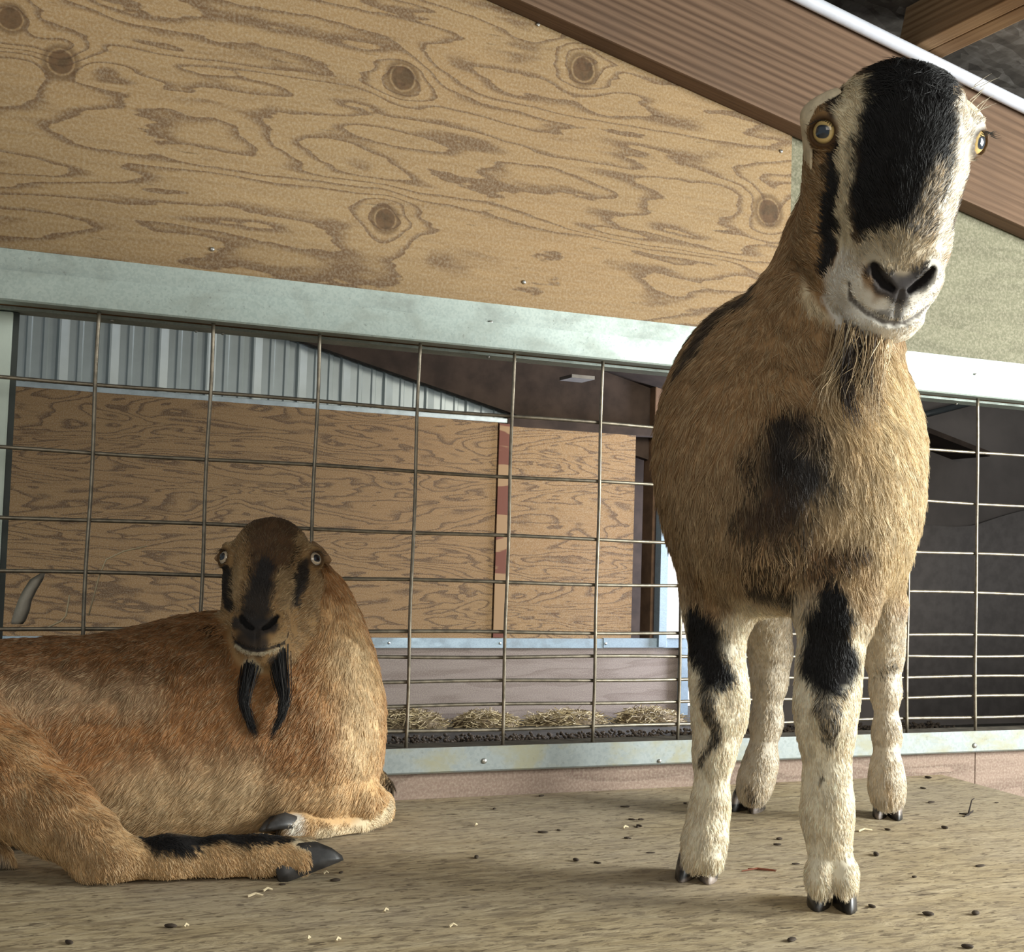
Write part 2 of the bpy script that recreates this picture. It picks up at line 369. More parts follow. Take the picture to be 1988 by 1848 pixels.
# --- rafter, conduit, purlins and ceiling
ANG = math.atan(SL)
def roof_obj(o, x0):
    """place an object built in the roof frame (x along the slope, z square to it) at the lower rafter edge"""
    o.location = (x0, 0, raf_z(x0)); o.rotation_euler = (0, -ANG, 0); return o
RW = 0.222
bm = bmesh.new(); bm_box(bm, (-2.2, -0.040, 0.0), (1.9, 0.003, RW), 0.003)
rf = from_bm('rafter', bm, m_rafter); roof_obj(rf, 0.5843)
tag(rf, 'wide brown sloping rafter crossing behind the standing goat head', 'rafter')
cd = empty('conduit', on_y(1700, 84, -0.0545)); tag(cd, 'white plastic conduit pipe running down along the top of the sloping rafter', 'pipe')
c0 = on_y(1566, 0, -0.0545); c1 = on_y(1988, 207, -0.0545); dv = (c1-c0)/np.linalg.norm(c1-c0)
bm = bmesh.new(); bm_tube(bm, [c0-dv*0.7, c0, c1, c1+dv*0.5], 0.0115, 20); from_bm('pipe', bm, m_pvc, cd, True)
def strap(q):
    bm = bmesh.new(); q = np.array(q)
    bm_tube(bm, [q-dv*0.007, q+dv*0.007], 0.0128, 20); from_bm('pipe_strap', bm, m_screw, cd, True)
strap(c0-dv*0.35); strap(c1+dv*0.25)
labels_p = {}
def purlin(s0, w, label):
    bm = bmesh.new(); bm_box(bm, (s0, -1.6, RW+0.001), (s0+w, 0.0, RW+0.092), 0.002)
    o = from_bm('purlin', bm, m_purlin); roof_obj(o, 0.5843); tag(o, label, 'purlin', 'roof purlins above the rafter'); return o
def slope_s(px, py):
    w = on_y(px, py, -0.04); return (w[0]-0.5843)*math.cos(ANG) + (w[2]-1.1978)*math.sin(ANG)
sA = slope_s(1772, 83); sB = slope_s(1822, 108)
print('purlin s', sA, sB, [on_y(1772, 83, -0.04), on_y(1822, 108, -0.04)])
mid = (sA+sB)/2
purlin(sA, mid-sA-0.001, 'brown roof purlin above the conduit, the left board of the doubled pair')
purlin(mid+0.001, sB-mid, 'brown roof purlin above the conduit, the right board of the doubled pair')
def osb_material():
    s = NT('osb_sheet'); p = s.obj()
    v = s.node('ShaderNodeTexVoronoi'); s.set(v.inputs['Vector'], s.mapping(p, (22, 60, 22), (0, 0, 0), (0, 0, 0.5))); v.inputs['Scale'].default_value = 1.0
    n = s.noise(v.outputs['Color'], 4, 2); n2 = s.noise(s.mapping(p, (60, 20, 20)), 1.0, 4, 0.6)
    col = s.ramp(s.math('ADD', s.math('MULTIPLY', n, 0.6), s.math('MULTIPLY', n2, 0.4)), [(0.3, (0.045, 0.04, 0.036)), (0.5, (0.13, 0.115, 0.10)), (0.72, (0.30, 0.28, 0.26))])
    s.bump(n, 0.3, 0.002); return s.finish(col, 0.8, 0, 0.2)
bm = bmesh.new(); bm_box(bm, (-2.2, -1.6, RW+0.093), (2.6, 1.3, RW+0.106)); o = from_bm('ceiling', bm, osb_material()); roof_obj(o, 0.5843); tag(o, kind='structure')

# --- the neighbouring pen behind the wire
YB = 2.6
xe = on_y(1231, 1000, YB)[0]; xp = on_y(962, 1000, YB)[0]
bm = bmesh.new(); bm_box(bm, (-2.4, YB, 0.060), (xp-0.002, YB+0.015, 0.845)); o = from_bm('wall_far', bm, m_ply_far); tag(o, kind='structure')
bm = bmesh.new(); bm_box(bm, (xp+0.002, YB+0.001, 0.060), (xe, YB+0.016, 0.843)); o = from_bm('wall_far', bm, m_ply_far); tag(o, kind='structure')
xl = on_y(1322, 1300, YB)[0]
bm = bmesh.new(); bm_box(bm, (-2.4, YB, -0.32), (xl, YB+0.015, 0.034)); o = from_bm('wall_far', bm, m_ply_far_low); tag(o, kind='structure')
# blotched timber batten behind the sheet joint
def batten_mat():
    s = NT('blotched_batten'); p = s.pos()
    n = s.noise(s.mapping(p, (3, 1, 17)), 1.0, 3, 0.5)
    col = s.mix(s.map(n, 0.49, 0.52), (0.15, 0.055, 0.035, 1), (0.30, 0.19, 0.10, 1)); return s.finish(col, 0.8)
bm = bmesh.new(); bm_box(bm, (xp+0.003, YB-0.006, 0.068), (on_y(984, 1000, YB)[0], YB, 0.842)); o = from_bm('batten', bm, batten_mat()); recentre(o)
tag(o, 'upright strip with dark red-brown blotches over the joint of the far plywood', 'batten')
# galvanised trim strips of the far wall
xt = on_y(1168, 1250, YB)[0]
t1 = empty('trim_strip', (0.8, YB, 0.031)); tag(t1, 'long blue-grey steel strip across the far plywood wall', 'trim strip')
bm = bmesh.new(); bm_box(bm, (-2.4, YB-0.010, 0.031), (xt, YB+0.004, 0.0655)); from_bm('strip', bm, m_galv_far, t1)
for px in (755, 971): 
    w = on_y(px, 1252, YB-0.011); screw(t1, (w[0], YB-0.0105, 0.048), 'y', 0.005)
t2 = empty('trim_strip', ((xt+xl)/2, YB, 0.031)); tag(t2, 'short bright blue steel strip meeting the far doorway post', 'trim strip')
bm = bmesh.new(); bm_box(bm, (xt+0.002, YB-0.012, 0.033), (on_y(1338, 1250, YB)[0], YB+0.004, 0.068)); from_bm('strip', bm, m_galv_far, t2)
for px in (1176, 1288):
    w = on_y(px, 1252, YB-0.013); screw(t2, (w[0], YB-0.0125, 0.048), 'y', 0.005)
# recess right of the plywood with a timber post in it
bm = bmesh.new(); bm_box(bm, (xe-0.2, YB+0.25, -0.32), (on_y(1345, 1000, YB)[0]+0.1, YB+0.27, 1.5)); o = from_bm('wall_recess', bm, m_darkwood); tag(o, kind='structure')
bm = bmesh.new(); q0 = on_y(1262, 1000, YB+0.05)[0]; q1 = on_y(1300, 1000, YB+0.05)[0]
bm_box(bm, (q0, YB+0.03, -0.32), (q1, YB+0.11, 1.06), 0.004); o = from_bm('timber_post', bm, plain('brown_post', (0.13, 0.075, 0.042), 0.8, 0, 0.3, 14)); recentre(o)
tag(o, 'dark brown timber post in the recess beside the far doorway', 'post')
# half door with steel edges
d0 = on_y(1281, 1100, YB-0.02)[0]; d1 = on_y(1296, 1100, YB-0.02)[0]; d2 = on_y(1338, 1100, YB-0.02)[0]; zt = on_y(1290, 930, YB-0.02)[2]
bm = bmesh.new(); bm_box(bm, (d1, YB-0.018, 0.069), (d2, YB+0.014, zt), 0.002); dr = from_bm('door_1', bm, m_whitewood); tag(dr, kind='structure')
bm = bmesh.new(); bm_box(bm, (d0, YB-0.026, 0.036), (d1, YB+0.016, zt), 0.001); from_bm('steel_edge', bm, m_galv_far, dr)
bm = bmesh.new(); e0 = on_y(1321, 1300, YB-0.02)[0]; e1 = on_y(1337, 1300, YB-0.02)[0]
bm_box(bm, (e0, YB-0.02, -0.32), (e1, YB+0.016, 0.032)); o = from_bm('trim_1', bm, m_galv_far); tag(o, kind='structure')
# added white board with its own lamp, standing in for the bright outdoors
bm = bmesh.new(); bm_box(bm, (d2+0.05, YB+1.5, -0.6), (d2+1.6, YB+1.52, 1.2)); o = from_bm('outdoor_board', bm, plain('outdoor_white', (0.9, 0.92, 0.95), 0.9, 0, 0.03, 5)); tag(o, kind='structure')
l = bpy.data.lights.new('outdoor_board_lamp', 'AREA'); l.size = 0.8; l.energy = 60; l.color = (0.9, 0.95, 1)
lo = bpy.data.objects.new('outdoor_board_lamp', l); COL.objects.link(lo); lo.location = (d2+0.6, YB+0.55, 0.5); lo.rotation_euler = (math.radians(90), 0, 0)

# corrugated siding above the far plywood, with a folded ledge
bm = bmesh.new(); prof = []
per = on_y(303, 700, YB+0.15)[0]-on_y(207, 700, YB+0.15)[0]; x0 = on_y(207, 700, YB+0.15)[0]-9*per
for i in range(24):
    bx = x0+i*per
    prof += [(bx, 0.0), (bx+0.006, -0.012), (bx+0.012, -0.012), (bx+0.040, 0.0), (bx+per*0.40, 0.0), (bx+per*0.43, -0.006), (bx+per*0.50, -0.006), (bx+per*0.53, 0), (bx+per*0.72, 0.0), (bx+per*0.75, -0.006), (bx+per*0.82, -0.006), (bx+per*0.85, 0)]
va = [bm.verts.new((x, YB+0.15+y, 0.80)) for x, y in prof]; vb = [bm.verts.new((x, YB+0.15+y, 1.45)) for x, y in prof]
for i in range(len(prof)-1): bm.faces.new((va[i], va[i+1], vb[i+1], vb[i]))
o = from_bm('wall_siding', bm, plain('siding_steel', (0.42, 0.47, 0.47), 0.45, 0.1, 0.05, 12, 0.5, 0.02)); tag(o, kind='structure')
md = o.modifiers.new('sheet', 'SOLIDIFY'); md.thickness = 0.001
bm = bmesh.new(); bm_box(bm, (-2.4, YB-0.002, 0.845), (on_y(985, 815, YB)[0], YB+0.13, 0.862), 0.002); o = from_bm('trim_2', bm, plain('ledge_steel', (0.36, 0.41, 0.42), 0.45, 0.2)); tag(o, kind='structure')
bm = bmesh.new(); bm_box(bm, (on_y(985, 815, YB)[0], YB-0.004, 0.835), (on_y(1300, 815, YB)[0], YB+0.06, 0.868), 0.002); o = from_bm('trim_3', bm, m_darkwood); tag(o, kind='structure')
# dark roof timber of the neighbouring pen
f0 = on_y(600, 668, YB+0.08); f1 = on_y(1003, 806, YB+0.08); sl2 = (f1[2]-f0[2])/(f1[0]-f0[0])
def fz(x): return f0[2]+sl2*(x-f0[0])
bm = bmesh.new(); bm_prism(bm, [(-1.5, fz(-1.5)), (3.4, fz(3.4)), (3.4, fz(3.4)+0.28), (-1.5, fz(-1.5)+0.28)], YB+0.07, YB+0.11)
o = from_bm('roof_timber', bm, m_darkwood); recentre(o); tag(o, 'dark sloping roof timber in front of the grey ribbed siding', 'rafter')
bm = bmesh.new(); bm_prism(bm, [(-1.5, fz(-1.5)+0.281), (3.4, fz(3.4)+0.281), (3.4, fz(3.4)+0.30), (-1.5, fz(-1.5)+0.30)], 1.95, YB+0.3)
o = from_bm('ceiling', bm, m_darkwood); tag(o, kind='structure')  # roof plane out of view, added to keep the far pen dark
# stub of a pale batten under that roof
w = on_y(1125, 738, YB-0.2); bm = bmesh.new(); bm_box(bm, (w[0]-0.060, YB-0.26, w[2]-0.002), (w[0]+0.030, YB-0.16, w[2]+0.010)); o = from_bm('roof_batten', bm, plain('grey_batten', (0.16, 0.15, 0.14), 0.8)); recentre(o)
tag(o, 'short grey batten under the dark far roof above the wire panel', 'batten')
# dark panel wall at the right
YD = 2.15
g0 = on_y(1444, 1300, YD)[0]
bm = bmesh.new(); bm_box(bm, (g0, YD, -0.32), (4.2, YD+0.02, 1.3)); o = from_bm('wall_dark', bm, m_dark); tag(o, kind='structure')
for i, (px, py) in enumerate([(1776, 1118), (1931, 1117)]):
    w = on_y(px, py, YD); o = screw(None, (w[0], YD, w[2]), 'y', 0.008); recentre(o)
    tag(o, ['dark bolt head on the dark panel beside the goat hind leg', 'dark bolt head on the dark panel near the right edge'][i], 'bolt'); o.data.materials.clear(); o.data.materials.append(m_dark)
# loose dark membrane hanging on the dark panel
bm = bmesh.new(); rows = []
for i in range(31):
    px = 1760+ i*9.0; ytop = 1012 + 10*math.sin((px-1760)/55.0) - (max(0, px-1890)*0.14)
    t = on_y(px, ytop, YD-0.022); b = on_y(px, 1392, YD-0.004)
    rows.append([bm.verts.new((t[0], YD-0.030+0.012*math.sin(px/30.0), t[2])), bm.verts.new((t[0], YD-0.016+0.01*math.sin(px/30.0), t[2]*0.6+b[2]*0.4)), bm.verts.new((b[0], YD-0.008, b[2]))])
for i in range(30):
    for k in range(2): bm.faces.new((rows[i][k], rows[i+1][k], rows[i+1][k+1], rows[i][k+1]))
o = from_bm('rubber_sheet', bm, plain('rubber', (0.10, 0.086, 0.080), 0.7), None, True); md = o.modifiers.new('sheet', 'SOLIDIFY'); md.thickness = 0.006; recentre(o)
tag(o, 'dark rubber sheet with a wavy top edge hanging on the dark panel', 'rubber sheet')
w0 = on_y(1768, 812, YD-0.05); w1 = on_y(1868, 786, YD-0.05)
bm = bmesh.new(); bm_tube(bm, [w0, (w0+w1)/2, w1, w1+(w1-w0)*0.8], 0.012, 8); o = from_bm('dark_brace', bm, plain('black_pipe', (0.02, 0.022, 0.022), 0.5), None, True); recentre(o)
tag(o, 'black slanting brace against the dark panel just below the beam at right', 'brace')

# --- floor of the neighbouring pen, droppings and hay
ZP = -0.225
bm = bmesh.new(); bm_box(bm, (-2.4, 0.02, ZP-0.02), (4.2, YB+0.3, ZP)); o = from_bm('floor', bm, plain('pen_ground', (0.035, 0.030, 0.024), 0.9, 0, 0.5, 60, 0.2, 0.5)); tag(o, kind='structure')
m_pellet = plain('droppings', (0.050, 0.036, 0.025), 0.8, 0, 0.5, 200, 0.3)
bm = bmesh.new(); bmesh.ops.create_icosphere(bm, subdivisions=1, radius=1.0)
tv = np.array([v.co[:] for v in bm.verts]); tf = np.array([[v.index for v in f.verts] for f in bm.faces]); bm.free()
NP = 4200; allv = []
for i in range(NP):
    rot = np.array(Matrix.Rotation(RNG.uniform(0, 6.3), 3, 'Z') @ Matrix.Rotation(RNG.uniform(-0.6, 0.6), 3, 'Y')); r = RNG.uniform(0.006, 0.0095)
    allv.append((tv*np.array([r, r*0.72, r*0.68]))@rot.T + np.array([RNG.uniform(0.55, 3.3), RNG.uniform(1.55, 2.14), ZP+0.004+0.012*RNG.random()]))
me = bpy.data.meshes.new('droppings_litter'); me.from_pydata(np.concatenate(allv).tolist(), [], (tf[None]+np.arange(NP)[:, None, None]*len(tv)).reshape(-1, 3).tolist()); me.update()
for p in me.polygons: p.use_smooth = True
o = link_mesh('droppings_litter', me, m_pellet); tag(o, 'thick litter of dark droppings on the ground behind the wire panel', 'droppings', kind='stuff')

def straw_mat(name, a, b):
    s = NT(name); g = s.node('ShaderNodeNewGeometry'); c = s.ramp(g.outputs['Random Per Island'], [(0.0, b), (0.55, ((a[0]+b[0])/2, (a[1]+b[1])/2, (a[2]+b[2])/2)), (1.0, a)]); return s.finish(c, 0.7)
m_hay = straw_mat('hay', (0.50, 0.40, 0.22), (0.11, 0.078, 0.042))
m_haycore = plain('hay_core', (0.13, 0.095, 0.055), 0.9, 0, 0.5, 90, 0.2, 0.6)
def hay_pile(px, wpx, top_row, yy, label, seed):
    rg = np.random.default_rng(seed); c = on_z(px, 1412, ZP); c = np.array(on_y(px, 1404, yy)); c[2] = ZP
    d = (c-CAM).dot(FW); hw = wpx*0.5*d/FPX; h = on_y(px, top_row, yy)[2]-ZP
    root = empty('hay_pile', c); tag(root, label, 'hay', 'hay heaps along the far wall')
    bm = bmesh.new(); n, m = 22, 7; rings = []
    ph = rg.uniform(0, 6, 6)
    for j in range(m+1):
        t = j/m; rr = math.cos(t*math.pi/2)**0.8; zz = math.sin(t*math.pi/2)
        rings.append([bm.verts.new((c[0]+hw*rr*math.cos(2*math.pi*k/n)*(1+0.12*math.sin(3*2*math.pi*k/n+ph[0])), c[1]+0.11*rr*math.sin(2*math.pi*k/n)*(1+0.15*math.sin(2*2*math.pi*k/n+ph[1])),
                                    ZP+h*0.82*zz*(1+0.14*math.sin(5*2*math.pi*k/n+ph[2]+t*3)))) for k in range(n)])
    for j in range(m):
        for k in range(n): bm.faces.new((rings[j][k], rings[j][(k+1) % n], rings[j+1][(k+1) % n], rings[j+1][k]))
    from_bm('hay_core', bm, m_haycore, root, True)
    bm = bmesh.new()
    for i in range(520):
        a = rg.uniform(0, 2*math.pi); t = rg.uniform(0, 1)**0.7; rr = math.cos(t*math.pi/2)**0.8
        p = Vector((c[0]+hw*1.02*rr*math.cos(a), c[1]+0.112*rr*math.sin(a), ZP+h*0.84*math.sin(t*math.pi/2)))
        yw = rg.uniform(0, 2*math.pi); dr_ = Vector((math.cos(yw), math.sin(yw)*0.6, rg.uniform(-0.35, 0.45))).normalized(); L = rg.uniform(0.03, 0.075)
        side = Vector((rg.normal(), rg.normal(), rg.normal()))*L*0.16
        pts = [p-dr_*L*0.5, p+side, p+dr_*L*0.5]
        pts = [q+Vector((0, 0, max(0, ZP+0.002-q.z))) for q in pts]
        bm_tube(bm, pts, rg.uniform(0.0008, 0.0018), 3, False)
    o = from_bm('hay_stalks', bm, m_hay, root); tag(o, kind='stuff')
for i, a in enumerate([(790, 150, 1377, 2.42, 'heap of hay behind the wire just right of the reclining goat'), (945, 122, 1384, 2.42, 'low heap of hay second from the left along the far wall'),
                       (1102, 160, 1381, 2.42, 'wide heap of hay in the middle of the far wall'), (1262, 130, 1376, 2.42, 'tallest heap of hay in front of the far doorway strip'),
                       (1405, 100, 1388, 2.3, 'hay heap seen past the standing goat front leg, before the doorway')]):
    hay_pile(*a, 30+i)

# --- droppings, straws and twigs on the platform
PEL = [(1299, 1522, 1), (1218, 1566, .8), (1244, 1592, .8), (1238, 1606, .8), (1218, 1628, 1), (1513, 1630, .9), (1509, 1641, .8), (1545, 1678, 1), (1701, 1661, 1.1), (1723, 1612, .8),
       (1834, 1609, 1.1), (1808, 1559, 1), (1792, 1531, 1), (1802, 1511, 1.1), (1650, 1516, .9), (1903, 1682, 1.3), (1802, 1777, 1.5), (1693, 1761, 1), (1894, 1776, 1.2), (1537, 1827, 1.2), (1878, 1841, 1.1),
       (1775, 1704, .7), (1935, 1559, .8), (881, 1536, 1.0), (1054, 1617, 1.1), (1219, 1628, .8), (925, 1666, .9), (1118, 1672, 1), (1160, 1676, .9), (1213, 1567, 1), (1241, 1605, .8), (1187, 1526, 1.1), (1245, 1592, .8),
       (1051, 1546, .9), (960, 1571, .8), (1085, 1612, .8), (1227, 1592, .8), (1263, 1656, .8), (651, 1711, 1.1), (548, 1718, .9), (331, 1801, 1), (134, 1832, 1), (662, 1695, .7), (1330, 1560, .8), (1600, 1560, .7)]
pm = bpy.data.meshes.new('dropping'); bm = bmesh.new(); res = bmesh.ops.create_icosphere(bm, subdivisions=2, radius=1.0)
for v in bm.verts:
    v.co = Vector((v.co.x*1.0*(1+0.06*math.sin(9*v.co.y)), v.co.y*0.70, v.co.z*0.62+0.56)); v.co += Vector((0, 0, 0.04*math.sin(7*v.co.x+5*v.co.y)))
zmin = min(v.co.z for v in bm.verts)
for v in bm.verts: v.co.z -= zmin
bm.to_mesh(pm); bm.free(); pm.materials.append(m_pellet)
for p in pm.polygons: p.use_smooth = True
for (px, py, s) in PEL:
    w = on_z(px, py, 0.0)
    if w[1] > -0.012: continue
    o = bpy.data.objects.new('dropping', pm); COL.objects.link(o); o.location = (w[0], w[1], 0.0); k = 0.0044*s
    o.scale = (k*RNG.uniform(0.9, 1.8), k, k*RNG.uniform(0.3, 0.75)); o.rotation_euler = (0, 0, RNG.uniform(0, 6.28))
    tag(o, 'small dark dried dropping or chip lying on the worn wooden platform', 'dropping', 'droppings scattered on the platform')
m_straw = straw_mat('straw', (0.72, 0.62, 0.42), (0.50, 0.40, 0.24))
STR = [(496, 1741, 30, .2), (657, 1827, 18, .9), (600, 1824, 14, 1.2), (592, 1699, 20, .4), (633, 1697, 10, .2), (750, 1770, 16, .8), (1680, 1614, 34, .25), (1215, 1608, 16, .5), (925, 1603, 14, 1.1), (520, 1730, 20, .4), (880, 1800, 16, .2), (362, 1800, 14, .9)]
for (px, py, L, a) in STR:
    w = on_z(px, py, 0.0); d = depth_z(px, py); bm = bmesh.new(); Lw = L*d/FPX
    dv2 = Vector((RT[0]*math.cos(a)+FW[0]*math.sin(a)*2, RT[1]*math.cos(a)+FW[1]*math.sin(a)*2, 0)); dv2.normalize(); sd = Vector((-dv2.y, dv2.x, 0))
    b0 = Vector(w)+Vector((0, 0, 0.0012))
    bm_tube(bm, [b0-dv2*Lw*0.5, b0+sd*Lw*0.10+Vector((0, 0, 0.002)), b0+dv2*Lw*0.5], [0.0013, 0.0011, 0.0008], 5)
    o = from_bm('straw', bm, m_straw); recentre(o); tag(o, 'short pale straw lying on the worn wooden platform', 'straw', 'straws scattered on the platform')
w0 = on_z(1452, 1686, 0.0015); w1 = on_z(1506, 1691, 0.0015); wm = on_z(1470, 1687, 0.0015)
bm = bmesh.new(); bm_tube(bm, [w0, wm, w1], [0.0007, 0.0012, 0.0006], 5); bm_tube(bm, [on_z(1440, 1691, 0.0015), wm+np.array([0, 0, 0.001]), w1+np.array([0.004, 0.004, 0])], [0.0006, 0.001, 0.0005], 5)
o = from_bm('pine_needle', bm, plain('red_needle', (0.17, 0.055, 0.03), 0.6)); recentre(o); tag(o, 'reddish dry pine needle on the platform between the standing goat front feet', 'pine needle')
w = on_z(1880, 1581, 0.001); q = on_z(1862, 1579, 0.001); bm = bmesh.new()
bm_tube(bm, [q, w, on_z(1889, 1574, 0.001)], [0.001, 0.0016, 0.001], 5); bm_tube(bm, [w, w+np.array([0.003, 0, 0.010]), w+np.array([0.006, 0, 0.020]), w+np.array([0.011, 0, 0.023])], [0.0014, 0.0011, 0.0009, 0.0006], 5)
bm_tube(bm, [w, on_z(1872, 1585, 0.001)], [0.0014, 0.0008], 5)
o = from_bm('twig', bm, plain('twig_bark', (0.03, 0.022, 0.018), 0.8)); recentre(o); tag(o, 'small dark twig with an upright stem on the platform at the right', 'twig')
# dry stalks caught in the wire at left, and a curl of pale film
def stalk(pts, y, r, label):
    pp = [on_y(px, py, y) for px, py in pts]; bm = bmesh.new(); bm_tube(bm, pp, r, 5); o = from_bm('dry_stalk', bm, m_straw, None, True); recentre(o); tag(o, label, 'stalk')
stalk([(172, 1195), (192, 1120), (206, 1086), (240, 1070), (285, 1060)], 0.012, 0.0011, 'long bent dry stalk caught in the wire behind the reclining goat')
stalk([(135, 1155), (128, 1195), (118, 1206), (92, 1218)], 0.012, 0.0012, 'short hooked dry stalk low in the wire at the far left')
bm = bmesh.new(); rows = []
for i, (xa, xb, yy) in enumerate([(78, 88, 1113), (58, 84, 1125), (45, 72, 1145), (35, 62, 1165), (28, 58, 1185), (22, 50, 1205), (22, 44, 1212)]):
    rows.append([bm.verts.new(on_y(xa, yy, 0.03+0.004*math.sin(i))), bm.verts.new(on_y((xa+xb)/2, yy, 0.022)), bm.verts.new(on_y(xb, yy, 0.03))])
for i in range(len(rows)-1):
    for k in range(2): bm.faces.new((rows[i][k], rows[i][k+1], rows[i+1][k+1], rows[i+1][k]))
o = from_bm('plastic_scrap', bm, plain('grey_film', (0.42, 0.38, 0.31), 0.5), None, True); md = o.modifiers.new('sheet', 'SOLIDIFY'); md.thickness = 0.0015; recentre(o)
tag(o, 'curved scrap of greyish film behind the wire at the far left', 'scrap')

# ================================================================== ANIMALS: implicit bodies turned into one continuous mesh
def nrm(v): v = np.asarray(v, float); return v/np.linalg.norm(v)
class Body:
    def __init__(self): self.prims = []
    def add(self, kind, k, op, lo, hi, data): self.prims.append((kind, k, op, np.array(lo), np.array(hi), data))
    def cone(self, a, b, ra, rb, k=0.02, op=1):
        a, b = np.array(a, float), np.array(b, float)
        lo = np.minimum(a-ra, b-rb); hi = np.maximum(a+ra, b+rb); self.add('c', k, op, lo, hi, (a, b, ra, rb))
    def chain(self, pts, k=0.02, op=1):
        for (a, ra), (b, rb) in zip(pts[:-1], pts[1:]): self.cone(a, b, ra, rb, k, op)
    def ell(self, c, A, r, k=0.02, op=1):
        c = np.array(c, float); A = np.array(A, float); r = np.array(r, float)
        e = np.sqrt(((A*r[:, None])**2).sum(0)); self.add('e', k, op, c-e, c+e, (c, A, r))
    def group(self, other, k):
        lo = np.min([q[3] for q in other.prims if q[2] > 0], 0); hi = np.max([q[4] for q in other.prims if q[2] > 0], 0); self.add('g', k, 1, lo, hi, (other,))
    def plane(self, z, k=0.01): self.add('p', k, -1, (-9, -9, -9), (9, 9, 9), (z,))
    def prim(self, pr, X):
        kind, k, op, lo, hi, d = pr
        if kind == 'c':
            a, b, ra, rb = d; ab = b-a; L = max(1e-12, ab@ab)
            q = X-a; t = np.clip(q@ab/L, 0, 1)
            return np.sqrt(((q-t[:, None]*ab)**2).sum(1)) - (ra+(rb-ra)*t)
        if kind == 'e':
            c, A, r = d; q = (X-c)@A.T
            k0 = np.sqrt(((q/r)**2).sum(1)); k1 = np.sqrt(((q/(r*r))**2).sum(1))+1e-9
            return k0*(k0-1)/k1
        if kind == 'g': return d[0](X)
        return X[:, 2]-d[0]
    @staticmethod
    def smin(a, b, k):
        h = np.maximum(k-np.abs(a-b), 0)/k; return np.minimum(a, b)-h*h*k*0.25
    def comb(self, F, v, k, op):
        if op > 0: return self.smin(F, v, k)
        return -self.smin(-F, v if op == -1 and False else v, k)
    def __call__(self, X):
        F = np.full(len(X), 1.0)
        for pr in self.prims:
            k, op = pr[1], pr[2]; v = self.prim(pr, X)
            F = self.smin(F, v, k) if op > 0 else -self.smin(-F, v, k)
        return F
    def grid(self, xs, ys, zs):
        F = np.full((len(xs), len(ys), len(zs)), 1.0, np.float32)
        for pr in self.prims:
            kind, k, op, lo, hi, d = pr; m = k+0.025
            if kind == 'p':
                v = (zs-d[0])[None, None, :]; F = -self.smin(-F, np.broadcast_to(v, F.shape), k); continue
            s = [slice(max(0, np.searchsorted(g, lo[i]-m)-1), np.searchsorted(g, hi[i]+m)+1) for i, g in enumerate((xs, ys, zs))]
            gx, gy, gz = xs[s[0]], ys[s[1]], zs[s[2]]
            if min(len(gx), len(gy), len(gz)) == 0: continue
            if kind == 'g': v = d[0].grid(gx, gy, gz)
            else:
                X = np.stack(np.meshgrid(gx, gy, gz, indexing='ij'), -1).reshape(-1, 3)
                v = self.prim(pr, X).reshape(len(gx), len(gy), len(gz))
            S = F[s[0], s[1], s[2]]
            F[s[0], s[1], s[2]] = self.smin(S, v, k) if op > 0 else -self.smin(-S, v, k)
        return F
    def grad(self, X, e=0.0008):
        G = np.stack([self(X+np.eye(3)[i]*e)-self(X-np.eye(3)[i]*e) for i in range(3)], 1)/(2*e)
        return G
    def mesh(self, xs, ys, zs):
        F = self.grid(xs, ys, zs); nx, ny, nz = F.shape
        ins = F < 0
        cnt = np.zeros((nx-1, ny-1, nz-1), np.int8)
        offs = [(i, j, k) for i in (0, 1) for j in (0, 1) for k in (0, 1)]
        for i, j, k in offs: cnt += ins[i:nx-1+i, j:ny-1+j, k:nz-1+k]
        act = np.argwhere((cnt > 0) & (cnt < 8))
        idx = np.full(cnt.shape, -1, np.int64); idx[act[:, 0], act[:, 1], act[:, 2]] = np.arange(len(act))
        V = np.zeros((len(act), 3)); W = np.zeros(len(act)); G = (xs, ys, zs)
        for ax in range(3):
            o1, o2 = [q for q in range(3) if q != ax]
            for a in (0, 1):
                for b in (0, 1):
                    c0 = act.copy(); c0[:, o1] += a; c0[:, o2] += b; c1 = c0.copy(); c1[:, ax] += 1
                    f0 = F[c0[:, 0], c0[:, 1], c0[:, 2]]; f1 = F[c1[:, 0], c1[:, 1], c1[:, 2]]
                    m = (f0 < 0) != (f1 < 0); t = np.where(m, f0/np.where(m, f0-f1, 1), 0)
                    pnt = np.zeros((len(act), 3))
                    for q in range(3):
                        p0 = G[q][c0[:, q]]; p1 = G[q][c1[:, q]]; pnt[:, q] = p0+(p1-p0)*(t if q == ax else 0)
                    V += pnt*m[:, None]; W += m
        V /= W[:, None]
        faces = []
        for ax in range(3):
            o1, o2 = (ax+1) % 3, (ax+2) % 3
            sl0 = [slice(None)]*3; sl1 = [slice(None)]*3; sl0[ax] = slice(0, -1); sl1[ax] = slice(1, None)
            a = ins[tuple(sl0)]; b = ins[tuple(sl1)]
            E = np.argwhere(a != b); ok = (E[:, o1] > 0) & (E[:, o2] > 0) & (E[:, o1] < F.shape[o1]-1) & (E[:, o2] < F.shape[o2]-1); E = E[ok]
            fl = a[E[:, 0], E[:, 1], E[:, 2]]
            quad = []
            for da, db in ((1, 1), (0, 1), (0, 0), (1, 0)):
                c = E.copy(); c[:, o1] -= da; c[:, o2] -= db; quad.append(idx[c[:, 0], c[:, 1], c[:, 2]])
            Q = np.stack(quad, 1); Q[~fl] = Q[~fl][:, ::-1]; faces.append(Q)
        Q = np.concatenate(faces)
        for it in range(2):
            f = self(V); g = self.grad(V); n2 = (g*g).sum(1)+1e-6
            st = np.clip(f/n2, -0.004, 0.004); V = V-g*st[:, None]*0.9
        N = self.grad(V); N /= np.linalg.norm(N, axis=1)[:, None]+1e-9
        return V, Q, N

